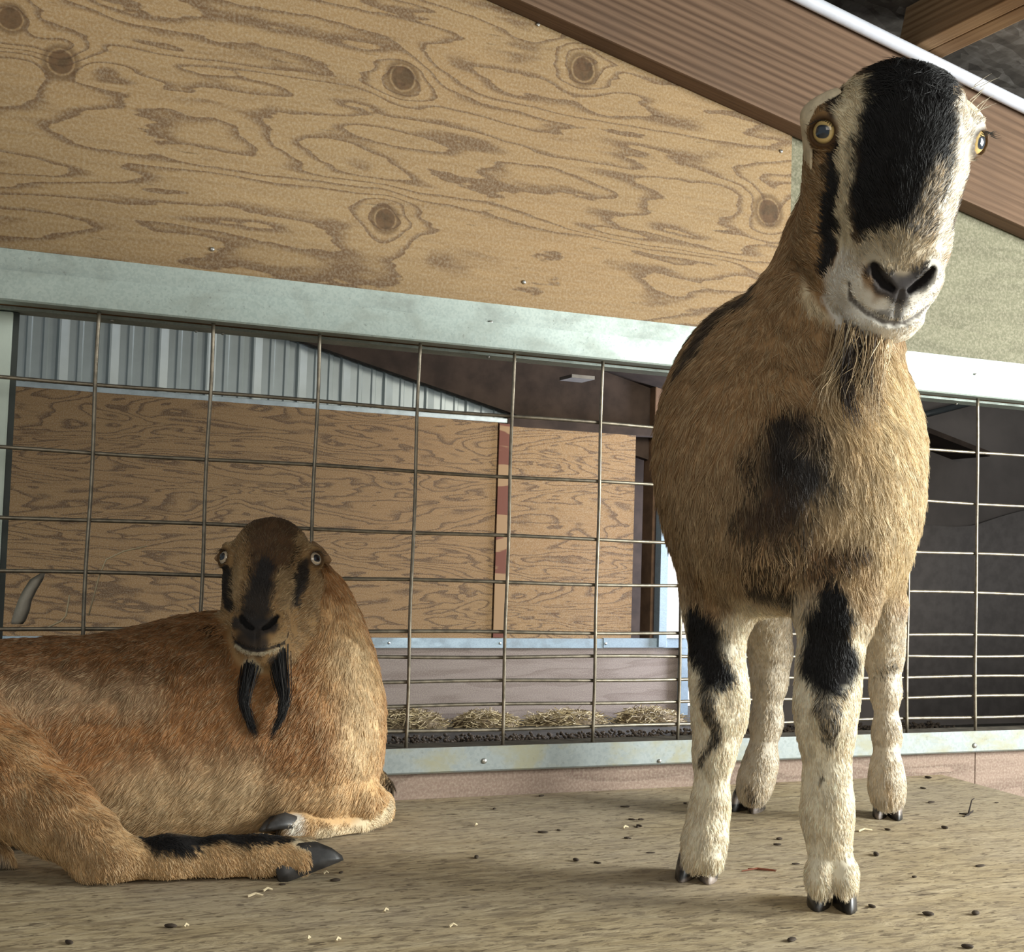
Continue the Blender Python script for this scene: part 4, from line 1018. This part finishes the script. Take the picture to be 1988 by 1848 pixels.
        c = paint(c, L([(1690, 488, 24), (1730, 478, 30), (1770, 475, 32), (1808, 490, 24), (1770, 510, 30), (1748, 520, 24)], 0.8), np.array([0.46, 0.385, 0.27]), 0.85)
        c = paint(c, L([(1716, 516, 15), (1740, 545, 22), (1765, 560, 28), (1790, 545, 20), (1812, 522, 12)], 0.8), BLACK*4.5, 0.95)
        c = paint(c, L([(1745, 535, 14), (1768, 538, 20), (1792, 533, 14)], 1.2), BLACK*6, 0.85)
        c = paint(c, L([(1768, 575, 16), (1766, 602, 14), (1735, 606, 10)], 1.0), BLACK*6, 0.75)
        return c, front
    surf_cols = {}
    mouthpts = []
    for x, d in [(-92, 288), (-80, 318), (-52, 340), (-24, 353), (0, 356), (24, 353), (52, 340), (80, 318), (92, 288)]:
        f = np.linspace(150, -60, 120); Xq = np.array([H.w(x, d, ff) for ff in f]); v = B(Xq); i = np.argmax(v < 0); mouthpts.append((H.w(x, d, f[i]), 6*u))
    nostr = []
    for s in (-1, 1):
        q = []
        for x, d in [(s*58, 246), (s*50, 262), (s*34, 278), (s*18, 288)]:
            f = np.linspace(150, -60, 120); Xq = np.array([H.w(x, d, ff) for ff in f]); v = B(Xq); i = np.argmax(v < 0); q.append((H.w(x, d, f[i]), 11*u))
        nostr.append(q)
    eyes = [H.w(s*158, 2, -34) for s in (-1, 1)]
    def col(X):
        c = body_col(X); l, m = headmask(X)
        k = m > 0.001
        if k.any():
            fc, fr = face_col(X[k], l[k]); lk = l[k]
            # back of the jaw and behind the cheeks stay brown
            base = np.tile(BROWN*0.9, (k.sum(), 1))
            fc = paint(base, sm(lk[:, 2], -120, -70), np.zeros(3))*0 + base*(1-sm(lk[:, 2], -130, -75))[:, None] + fc*sm(lk[:, 2], -130, -75)[:, None]
            c[k] = c[k]*(1-m[k])[:, None]+fc*m[k][:, None]
            for e in eyes:
                r = np.linalg.norm(X-e, axis=1)/u; c = paint(c, 1-sm(r, 27, 38), DKBRN*0.7, 0.9)
            c = paint(c, capmask(X, mouthpts, 0.6), np.array([0.05, 0.035, 0.03]), 0.85)
            for q in nostr: c = paint(c, capmask(X, q, 0.6), np.array([0.012, 0.010, 0.010]), 1)
        return c
    def length(X):
        L = np.full(len(X), 0.017); l, m = headmask(X)
        z = X[:, 2]; L = L*(1-0.54*(1-sm(z, 0.25, 0.36)))
        hl = 0.0105+0.004*sm(-l[:, 1], 20, 90); hl = hl*(1-0.62*sm(l[:, 1], 200, 300)*sm(l[:, 2], -50, 0))
        L = L*(1-m)+hl*m
        for e in eyes:
            r = np.linalg.norm(X-e, axis=1)/u; L = L*sm(r, 29, 44)
        for q in nostr: L = L*(1-capmask(X, [(p, r*1.5) for p, r in q], 0.5))
        L = L*(1-capmask(X, mouthpts, 0.5)); L = L*sm(z, 0.010, 0.017)*(1+0.5*(1-sm(z, 0.03, 0.05)))
        L = L*np.where((m > 0.5) & (np.linalg.norm(X-H.w(0, 284, 84), axis=1) < 28*u), 0.3, 1)
        return L
    def flow(X):
        l, m = headmask(X); f = np.tile(np.array([0, 0, -1.0]), (len(X), 1)) - Fd*0.25
        side = ((X-P(1540, 900, 1.66))@Lt); f = f+np.outer(np.clip(side*1.2, -0.3, 0.3), Lt)
        up = -H.A[1]; fh = np.tile(up*0.9-H.A[2]*0.5, (len(X), 1))+np.outer(np.sign(l[:, 0])*np.clip(np.abs(l[:, 0])/120, 0, 1)*0.7, H.A[0])
        chin = sm(l[:, 1], 300, 350)[:, None]; fh = fh*(1-chin)+H.A[1]*chin
        top = sm(-l[:, 1], 40, 110)[:, None]; fh = fh*(1-top)+(-H.A[2]*0.6+H.A[1]*0.5)*top
        return f*(1-m)[:, None]+fh*m[:, None]
    root = empty('goat', (0.86, -0.47, 0.0))
    tag(root, 'standing brown goat with black and cream striped face and cream lower legs', 'goat')
    make_body_mesh('body', V, Q, col(V), root)
    make_fur('coat', V, Q, N, col, length, flow, FURN[0], root, 3)
    em = eye_material('eye_amber', (0.78, 0.56, 0.22, 1), (0.55, 0.36, 0.13, 1), (0.030, 0.038, 0.050, 1), 14.5*u, 13.0*u, 24*u)
    for s in (-1, 1): make_eye(H, s, em, root)
    # short folded ears of the breed, behind each eye
    for s in (-1, 1):
        bm = bmesh.new(); rows = []
        pr = [(-84, 132, -60, -108, 6), (-66, 160, -62, -116, 16), (-38, 192, -66, -122, 20), (-6, 184, -66, -122, 16), (34, 178, -68, -120, 8), (74, 172, -74, -116, 2)]
        for (dd, xo, ff, fb, bow) in (pr if s < 0 else pr[:3]+[(-14, 168, -76, -116, 8)]):
            rows.append([bm.verts.new(H.w(s*(xo-12+bow*0.7*(1-t*t)), dd+9*(t*t), ff+(fb-ff)*(t*0.5+0.5))) for t in np.linspace(-1, 1, 7)])
        for i in range(len(rows)-1):
            for k in range(6): bm.faces.new((rows[i][k], rows[i][k+1], rows[i+1][k+1], rows[i+1][k]))
        o = from_bm('ear', bm, plain('ear_cream', (0.66, 0.55, 0.38), 0.8, 0, 0.2, 60), root, True)
        md = o.modifiers.new('thick', 'SOLIDIFY'); md.thickness = 0.004; md.offset = 0; md2 = o.modifiers.new('round', 'SUBSURF'); md2.levels = 1; md2.render_levels = 2
    # hooves
    make_hoof(on_z(1352, 1703, 0.0), P(1340, 1760, 1.3)-P(1362, 1690, 1.47), 0.050, 0.064, 0.032, root, m_hoof_pale)
    make_hoof(on_z(1615, 1758, 0.0), P(1617, 1790, 1.3)-P(1612, 1700, 1.37), 0.054, 0.064, 0.034, root)
    make_hoof(on_z(1452, 1571, 0.0), P(1380, 1620, 1.65)-P(1464, 1540, 1.9), 0.048, 0.068, 0.036, root, m_hoof_pale)
    make_hoof(on_z(1723, 1585, 0.0), P(1730, 1640, 1.7)-P(1722, 1550, 1.87), 0.044, 0.062, 0.034, root, m_hoof_pale)
    # beard: dark and pale locks hanging under the jaw
    mk = lambda pts: [P(x, y, d) if i == 0 else P(x, y, min(d, surf_d(B, x, y)-0.007)) for i, (x, y, d) in enumerate(pts)]
    dark = []
    for sd, (pts, n) in enumerate([([(1656, 645, 1.405), (1650, 680, 1.385), (1641, 740, 1.372), (1652, 790, 1.362), (1668, 835, 1.356)], 80), ([(1676, 655, 1.405), (1674, 700, 1.38), (1690, 760, 1.365), (1718, 812, 1.36)], 40), ([(1646, 645, 1.405), (1636, 700, 1.38), (1640, 770, 1.366)], 30)]):
        dark += tuft(mk(pts), 0.0060, 0.0050, n, 50+sd, 0.007)
    pale = []
    for sd, (pts, n) in enumerate([([(1648, 645, 1.40), (1626, 715, 1.385), (1606, 760, 1.37), (1612, 800, 1.362)], 130), ([(1692, 655, 1.405), (1697, 700, 1.38), (1690, 770, 1.365), (1700, 840, 1.358)], 120), ([(1710, 656, 1.405), (1706, 720, 1.38), (1722, 780, 1.37)], 90), ([(1664, 655, 1.40), (1662, 720, 1.378), (1655, 780, 1.364)], 60)]):
        pale += tuft(mk(pts), 0.0060, 0.0080, n, 60+sd, 0.008)
    bd = make_strands('beard', dark, root, tint_mat('beard_dark', (0.05, 0.038, 0.032, 1), (0.16, 0.115, 0.08, 1)), 0.0006)
    bd['label'] = 'dark strands of the beard'
    bp = make_strands('beard', pale, root, tint_mat('beard_pale', (0.52, 0.38, 0.22, 1), (0.72, 0.62, 0.44, 1)), 0.0006)
    bp['label'] = 'pale strands of the beard'
    # lashes and stray whisker hairs on the brow
    wl = []
    for i in range(12):
        a = RNG.uniform(-0.8, 0.8); b0 = H.w(128+12*math.cos(a), -40-70*RNG.random(), -40+30*math.sin(a)); dd = nrm(H.A[0]*RNG.uniform(0.3, 0.9)-H.A[1]*RNG.uniform(0.5, 1.0)+H.A[2]*0.2)
        wl.append([b0+dd*t*0.022+np.array([0, 0, -0.003*t*t]) for t in np.linspace(0, 1, 5)])
    make_strands('brow_hair', wl, root, tint_mat('pale_hair', (0.7, 0.64, 0.5, 1), (0.5, 0.42, 0.3, 1)), 0.0005, 3)
    for s in (-1, 1):
        ls = []
        for t in np.linspace(-1, 1, 11):
            c = np.array((s*146, 2, -50.0)); g = np.array((s*GAZE, 0.0, math.sqrt(1-GAZE*GAZE))); sx = np.array((math.sqrt(1-GAZE*GAZE)*1.0, 0, -s*GAZE))
            b = c+g*31+sx*t*20+np.array((0, -22+8*t*t, 0)); e = b+g*20+np.array((0, -2+4*t*t, 0))+sx*t*8
            ls.append([H.w(*b), H.w(*((b+e)/2+np.array((0, 3, 0)))), H.w(*e)])
        make_strands('eyelash', ls, root, m_hoof, 0.0006, 3)
    return root

# ================================================================== RECLINING GOAT
def build_reclining():
    global PALE; PALE = 0.26
    B = Body()
    ax = P(620, 1430, 1.79)-P(-60, 1430, 1.60); ax[2] = 0; Ax = nrm(ax); Uz = np.array([0, 0, 1.0]); Lat = np.cross(Ax, Uz); Lat = Lat if Lat@FW < 0 else -Lat
    A = np.stack([Ax, Lat, Uz])
    def px(r, d): return r*d/FPX
    def E(x, y, d, r, k=0.05): B.ell(P(x, y, d), A, r, k)
    def CH(pts, k=0.03): B.chain([(P(x, y, d), px(r, d)) for x, y, d, r in pts], k)
    c = P(300, 1420, 1.76); print('trunk z', c[2], 'belly', depth_z(400, 1625))
    E(330, 1428, 1.67, (0.24, 0.108, 0.124), 0.05)
    E(120, 1440, 1.615, (0.22, 0.108, 0.108), 0.06)
    E(-60, 1440, 1.57, (0.16, 0.108, 0.102), 0.06)
    E(480, 1405, 1.715, (0.12, 0.095, 0.132), 0.06)   # shoulder
    E(605, 1450, 1.75, (0.080, 0.092, 0.108), 0.06)   # chest
    E(420, 1290, 1.745, (0.12, 0.055, 0.054), 0.06)    # withers
    # neck
    CH([(610, 1450, 1.76, 104), (615, 1350, 1.76, 97), (603, 1260, 1.765, 90), (590, 1185, 1.77, 70), (562, 1110, 1.77, 60)], 0.05)
    # fore leg folded on the boards
    CH([(545, 1525, 1.665, 58), (630, 1545, 1.69, 48), (700, 1553, 1.715, 40), (736, 1562, 1.738, 29)], 0.012)
    CH([(738, 1578, 1.735, 25), (690, 1607, 1.70, 23), (620, 1616, 1.66, 23), (585, 1608, 1.645, 24), (560, 1606, 1.635, 21)], 0.008)
    # far fore knee
    CH([(640, 1490, 1.85, 50), (716, 1512, 1.875, 22), (745, 1528, 1.88, 18)], 0.02)
    # near hind leg
    CH([(-90, 1480, 1.47, 150), (0, 1515, 1.455, 100), (100, 1573, 1.44, 74), (170, 1628, 1.425, 56), (212, 1664, 1.415, 44)], 0.014)
    CH([(178, 1690, 1.41, 24), (215, 1672, 1.415, 38), (330, 1666, 1.43, 38), (430, 1666, 1.448, 35), (500, 1664, 1.458, 36), (555, 1662, 1.463, 33)], 0.02)
    B.chain([(P(540, 1655, 1.462), px(26, 1.46)), (P(590, 1648, 1.468), px(24, 1.46))], 0.008)
    B.chain([(P(540, 1670, 1.455), px(26, 1.46)), (P(582, 1672, 1.455), px(24, 1.46))], 0.008)
    # far hind leg, a little of it showing at the left edge
    CH([(-60, 1610, 1.50, 60), (-10, 1672, 1.46, 24), (12, 1690, 1.452, 14)], 0.02)
    B.plane(0.0025, 0.004)
    H = HeadFrame(521, 1075, 1.695, 0.743*(1.695/1.77)*1.36/FPX, math.radians(-9), math.radians(1), math.radians(20))
    HB = Body(); head_prims(HB, H, 1.0); head_carve(HB, H); B.group(HB, 0.009)
    hc = H.o
    xs = graded(-0.36, 0.50, hc[0]-0.11, hc[0]+0.10, 0.0080, 0.0024)
    ys = graded(-0.62, 0.12, hc[1]-0.13, hc[1]+0.13, 0.0080, 0.0024)
    zs = graded(-0.005, 0.45, hc[2]-0.17, hc[2]+0.07, 0.0080, 0.0024)
    V, Q, N = B.mesh(xs, ys, zs); print('reclining verts', len(V))
    print('mesh pen check y max', V[:, 1].max())
    u = H.u; U1 = 0.58
    v0 = nrm(pray(521, 1075)); X0 = nrm(RT-v0*(RT@v0)); D0 = np.cross(v0, X0); D0 = D0 if D0[2] < 0 else -D0
    upx = 1.695/FPX
    def headmask(X):
        return H.loc(X), 1-sm(HB(X), 0.002, 0.009)
    eyes = [H.w(s*158, 2, -34) for s in (-1, 1)]
    f = np.linspace(150, -60, 120)
    def onsurf(pts, r):
        out = []
        for x, d in pts:
            Xq = np.array([H.w(x, d, ff) for ff in f]); v = B(Xq); out.append((H.w(x, d, f[np.argmax(v < 0)]), r*u))
        return out
    mouthpts = onsurf([(-92, 288), (-80, 318), (-52, 340), (-24, 353), (0, 356), (24, 353), (52, 340), (80, 318), (92, 288)], 6)
    nostr = [onsurf([(s*58, 246), (s*50, 262), (s*34, 278), (s*18, 288)], 11) for s in (-1, 1)]
    lip = onsurf([(-78, 330), (-52, 353), (-24, 367), (0, 370), (24, 367), (52, 353), (78, 330)], 5)
    RED = np.array([0.40, 0.195, 0.075])
    def body_col(X):
        n1 = wob(X, 16, 41); c = np.tile(RED*0.95, (len(X), 1))*(1+0.10*n1)[:, None]
        Xw = X+0.008*np.stack([wob(X, 60, 43), wob(X, 60, 44), wob(X, 60, 46)], 1)
        cap = lambda pts, soft=0.8: capmask(Xw, [(P(x, y, d), r*d/FPX) for x, y, d, r in pts], soft)
        c = paint(c, sm(0.115-X[:, 2]+0.01*n1, 0.0, 0.07), TAN*1.15, 0.75); c = paint(c, cap([(280, 1560, 1.55, 75), (450, 1560, 1.59, 90)], 1.4), np.array([0.74, 0.56, 0.34]), 0.75)                                   # paler belly
        c = paint(c, cap([(640, 1200, 1.74, 45), (680, 1330, 1.72, 80), (690, 1450, 1.70, 75)], 1.2), TAN*1.3, 0.9); c = paint(c, cap([(690, 1260, 1.71, 36), (712, 1360, 1.69, 50), (700, 1450, 1.68, 45)], 1.3), np.array([0.76, 0.60, 0.38]), 0.6)  # neck and breast
        c = paint(c, cap([(40, 1320, 1.50, 60), (280, 1330, 1.55, 50)], 1.6), CREAM*0.85, 0.38)
        c = paint(c, sm(X[:, 2]+0.008*n1, 0.165, 0.225)*(1-sm((X-P(560, 1200, 1.72))@Ax, -0.06, 0.0)), RED*np.array([0.42, 0.38, 0.36]), 0.75)  # darker red-brown dorsal coat, with the back's own shade painted in
        c = paint(c, cap([(430, 1290, 1.66, 60), (440, 1240, 1.68, 50)], 1.2), RED*0.4, 0.55)  # shadow behind the head painted into the red-brown coat
        c = paint(c, cap([(310, 1212, 1.80, 12), (370, 1192, 1.82, 16), (440, 1180, 1.82, 18)], 0.9), BLACK, 0.95)
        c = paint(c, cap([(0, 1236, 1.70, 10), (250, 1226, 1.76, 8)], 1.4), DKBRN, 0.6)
        c = paint(c, cap([(30, 1520, 1.39, 60), (120, 1580, 1.38, 60), (210, 1660, 1.38, 40)], 1.2), BROWN*1.12, 0.7)
        c = paint(c, cap([(10, 1430, 1.42, 40), (110, 1500, 1.40, 30)], 1.2), TAN*0.95, 0.6)
        c = paint(c, cap([(255, 1622, 1.43, 16), (320, 1632, 1.425, 30), (430, 1632, 1.442, 28), (520, 1628, 1.455, 20), (580, 1622, 1.46, 14)], 0.5), BLACK, 1.0)
        c = paint(c, cap([(480, 1690, 1.44, 14)], 0.8), DKBRN*0.7, 0.9)
        c = paint(c, cap([(590, 1632, 1.46, 18), (622, 1645, 1.47, 12)], 0.9), CREAM*0.95, 0.8)
        c = paint(c, cap([(570, 1592, 1.63, 16), (580, 1620, 1.63, 18)], 0.9), WHITE, 0.85)
        c = paint(c, cap([(535, 1600, 1.63, 22)], 0.8), BLACK*2, 0.9)
        c = paint(c, cap([(752, 1575, 1.72, 24), (700, 1612, 1.68, 18), (630, 1620, 1.65, 18)], 0.9), CREAM*0.8, 0.75)
        c = paint(c, cap([(715, 1510, 1.865, 24), (750, 1528, 1.875, 26)], 0.8), BLACK*2, 0.95)
        c = paint(c, cap([(585, 1580, 1.665, 7), (660, 1584, 1.69, 7), (728, 1584, 1.715, 6)], 0.9), DKBRN*0.8, 0.85)  # shade in the crease between forearm and shin, painted as a line
        c = paint(c, cap([(735, 1532, 1.73, 12), (700, 1520, 1.73, 8)], 0.9), DKBRN*0.6, 0.8)
        c = paint(c, cap([(0, 1690, 1.44, 40)], 0.6), GREY*1.1, 0.7)
        return c
    def face_uv(X):
        q = (X-H.o)/upx; return np.stack([q@X0+521, q@D0+1075, np.zeros(len(X))], 1)
    def face_col(X, l):
        U = face_uv(X)+np.stack([wob(X, 330, 51), wob(X, 330, 52), 0*l[:, 0]], 1)*3
        L = lambda p, s=0.7: capmask(U, [((x, y, 0), r) for x, y, r in p], s)
        c = np.tile(TAN*np.array([0.62, 0.56, 0.5]), (len(X), 1))
        c = paint(c, L([(530, 1000, 60), (528, 1060, 48), (520, 1110, 34)], 0.7), DKBRN*1.05, 0.95)          # dark crown
        c = paint(c, L([(515, 1100, 16), (503, 1150, 22), (498, 1190, 28)], 0.8), BLACK*2.2, 0.95)            # dark nose stripe
        c = paint(c, L([(442, 1105, 10), (445, 1140, 11), (450, 1180, 9)], 0.7), BLACK*1.5, 0.95)             # stripes under the eyes
        c = paint(c, L([(590, 1095, 12), (578, 1130, 15), (570, 1170, 10)], 0.7), BLACK*1.5, 0.95)
        c = paint(c, L([(452, 1035, 12), (448, 1055, 10)], 0.8), TAN*0.75, 0.9)
        c = paint(c, L([(583, 1045, 13), (598, 1058, 10)], 0.8), TAN*0.75, 0.9)
        c = paint(c, L([(432, 1050, 6), (425, 1040, 6)], 0.8), DKBRN, 0.9); c = paint(c, L([(615, 1040, 9), (622, 1055, 8)], 0.8), DKBRN, 0.9)
        c = paint(c, L([(462, 1110, 10), (462, 1160, 10)], 0.9), TAN*0.85, 0.8); c = paint(c, L([(550, 1120, 16), (552, 1170, 14)], 0.9), TAN*0.62, 0.8)
        c = paint(c, L([(470, 1205, 14), (495, 1215, 22), (525, 1208, 16)], 0.7), BLACK*2.5, 0.95)            # nose pad
        c = paint(c, L([(480, 1240, 20), (505, 1245, 20)], 0.8), BLACK*2.5, 0.9)
        c = paint(c, L([(545, 1235, 14), (530, 1250, 8)], 0.8), TAN*0.72, 0.9)
        c = paint(c, L([(492, 1282, 14), (502, 1292, 10)], 0.8), CREAM*0.8, 0.85)
        c = paint(c, L([(530, 1276, 9), (540, 1265, 8)], 0.8), BLACK*3, 0.85)
        return c
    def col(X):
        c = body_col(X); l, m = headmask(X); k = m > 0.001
        if k.any():
            fc = face_col(X[k], l[k]); base = np.tile(TAN*0.75, (k.sum(), 1)); w = sm(l[k][:, 2], -140, -80)[:, None]
            fc = base*(1-w)+fc*w; c[k] = c[k]*(1-m[k])[:, None]+fc*m[k][:, None]
            for e in eyes:
                r = np.linalg.norm(X-e, axis=1)/u; c = paint(c, 1-sm(r, 27, 38), DKBRN*0.8, 0.85)
            c = paint(c, capmask(X, lip, 0.7), CREAM*0.7, 0.85)
            c = paint(c, capmask(X, [(p-H.A[1]*2*u, 6*u) for p, r in mouthpts], 0.6), BLACK*2, 0.9)
            for q in nostr: c = paint(c, capmask(X, q, 0.6), BLACK*0.8, 1)
        return c
    def length(X):
        l, m = headmask(X); L = np.full(len(X), 0.0125)
        leg = np.maximum(capmask(X, [(P(215, 1672, 1.415), .035), (P(560, 1662, 1.463), .03)], 0.5), capmask(X, [(P(738, 1576, 1.735), .03), (P(560, 1606, 1.635), .03)], 0.5)); L = L*(1-0.35*leg)
        hl = 0.0085*(1-0.6*sm(l[:, 1], 200, 300)*sm(l[:, 2], -40, 10)); L = L*(1-m)+hl*m
        for e in eyes:
            r = np.linalg.norm(X-e, axis=1)/u; L = L*sm(r, 29, 44)
        for q in nostr: L = L*(1-capmask(X, [(p, r*1.4) for p, r in q], 0.5))
        L = L*(1-capmask(X, mouthpts, 0.5)); L = L*(0.12+0.88*sm(X[:, 2], 0.003, 0.012))
        L = L*np.where((m > 0.5) & (np.linalg.norm(X-H.w(0, 284, 84), axis=1) < 28*u), 0.3, 1)
        return L
    def flow(X):
        l, m = headmask(X); f = np.tile(-Ax*0.75-Uz*0.75+Lat*0.15, (len(X), 1))
        nk = capmask(X, [(P(603, 1200, 1.79), .09), (P(640, 1400, 1.77), .11)], 0.8)[:, None]; f = f*(1-nk)+(-Uz*1.0+Ax*0.05-Lat*0.05)*nk
        hl = capmask(X, [(P(200, 1672, 1.41), .045), (P(560, 1662, 1.463), .04)], 0.5)[:, None]; f = f*(1-hl)+(Ax*0.55-Uz*0.8)*hl
        th = capmask(X, [(P(-60, 1490, 1.44), .09), (P(180, 1640, 1.42), .05)], 0.5)[:, None]*(1-hl); f = f*(1-th)+(Ax*0.55-Uz*0.75)*th
        fo = capmask(X, [(P(600, 1550, 1.73), .05), (P(738, 1570, 1.735), .04)], 0.6)[:, None]; f = f*(1-fo)+(Ax*0.8-Uz*0.35)*fo
        up = -H.A[1]; fh = np.tile(up*0.9-H.A[2]*0.5, (len(X), 1))+np.outer(np.sign(l[:, 0])*np.clip(np.abs(l[:, 0])/120, 0, 1)*0.7, H.A[0])
        chin = sm(l[:, 1], 300, 350)[:, None]; fh = fh*(1-chin)+H.A[1]*chin
        return f*(1-m)[:, None]+fh*m[:, None]
    root = empty('goat', (0.05, -0.22, 0.0))
    tag(root, 'reclining reddish brown goat with dark face and black tufted beard, legs folded', 'goat')
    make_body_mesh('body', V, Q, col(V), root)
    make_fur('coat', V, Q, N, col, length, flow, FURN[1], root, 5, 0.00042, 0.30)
    em = eye_material('eye_pale', (0.60, 0.47, 0.32, 1), (0.62, 0.55, 0.47, 1), (0.012, 0.011, 0.014, 1), 13.5*u, 13.0*u, 23*u)
    for s in (-1, 1): make_eye(H, s, em, root)
    for s in (-1, 1):
        bm = bmesh.new(); rows = []
        for (x, dd, ff, w) in [(128, -62, -95, 26), (150, -48, -105, 30), (172, -36, -112, 24), (190, -22, -118, 10), (197, -16, -120, 3)]:
            rows.append([bm.verts.new(H.w(s*(x+6*(1-t*t)), dd+w*t, ff+14*(1-t*t))) for t in np.linspace(-1, 1, 6)])
        for i in range(len(rows)-1):
            for k in range(5): bm.faces.new((rows[i][k], rows[i][k+1], rows[i+1][k+1], rows[i+1][k]))
        o = from_bm('ear', bm, plain('ear_tan', (0.26, 0.16, 0.085), 0.8, 0, 0.3, 60), root, True)
        md = o.modifiers.new('thick', 'SOLIDIFY'); md.thickness = 0.004; md.offset = 0; md2 = o.modifiers.new('round', 'SUBSURF'); md2.levels = 1; md2.render_levels = 2
    # hooves: hind claws lying on their side pointing right, fore hoof tucked under
    dirh = P(650, 1640, 1.50)-P(570, 1665, 1.465); side = nrm(np.cross(dirh, Uz)); 
    make_hoof(P(600, 1694, 1.462), Ax+Uz*0.30, 0.036, 0.072, 0.034, root, m_hoof, nrm(Uz*0.95-Lat*0.22-Ax*0.28))
    dirf = P(520, 1606, 1.62)-P(570, 1606, 1.64)
    make_hoof(P(545, 1612, 1.628), dirf, 0.030, 0.046, 0.020, root, m_hoof, nrm(Lat*-0.3+Uz))
    for (x, y, d) in [(490, 1690, 1.445)]:
        bm = bmesh.new(); c0 = P(x, y, d); bm_tube(bm, [c0+nrm(dirh)*-0.008, c0, c0+nrm(dirh)*0.010+Lat*0.004], [0.004, 0.008, 0.003], 10); from_bm('dewclaw', bm, m_hoof, root, True)
    mk = lambda pts: [P(x, y, d) if i == 0 else P(x, y, min(d, surf_d(B, x, y)-0.007)) for i, (x, y, d) in enumerate(pts)]
    st = []
    for sd, (pts, n) in enumerate([([(494, 1262, 1.645), (480, 1320, 1.628), (472, 1360, 1.612), (482, 1395, 1.602), (498, 1432, 1.60)], 260), ([(538, 1258, 1.645), (546, 1320, 1.628), (553, 1360, 1.612), (545, 1395, 1.602), (524, 1434, 1.60)], 260)]):
        st += tuft(mk(pts), 0.0050, 0.0022, n, 80+sd, 0.002)
    bd = make_strands('beard', st, root, tint_mat('beard_black', (0.010, 0.010, 0.011, 1), (0.07, 0.065, 0.06, 1)), 0.0006)
    bd['label'] = 'black beard in two hanging tufts'
    ls0 = []
    for s in (-1, 1):
        ls = []
        for t in np.linspace(-1, 1, 9):
            c = np.array((s*146, 2, -50.0)); g = np.array((s*GAZE, 0.0, math.sqrt(1-GAZE*GAZE))); sx = np.array((math.sqrt(1-GAZE*GAZE), 0, -s*GAZE))
            b = c+g*31+sx*t*20+np.array((0, -22+8*t*t, 0)); e = b+g*18+np.array((0, -2+4*t*t, 0))+sx*t*8
            ls.append([H.w(*b), H.w(*((b+e)/2+np.array((0, 3, 0)))), H.w(*e)])
        make_strands('eyelash', ls, root, m_hoof, 0.0006, 3)
    return root

import time as _t
FURN = (230000, 210000)
_t0 = _t.time(); build_standing(); print('standing', _t.time()-_t0); _t0 = _t.time(); build_reclining(); print('reclining', _t.time()-_t0)
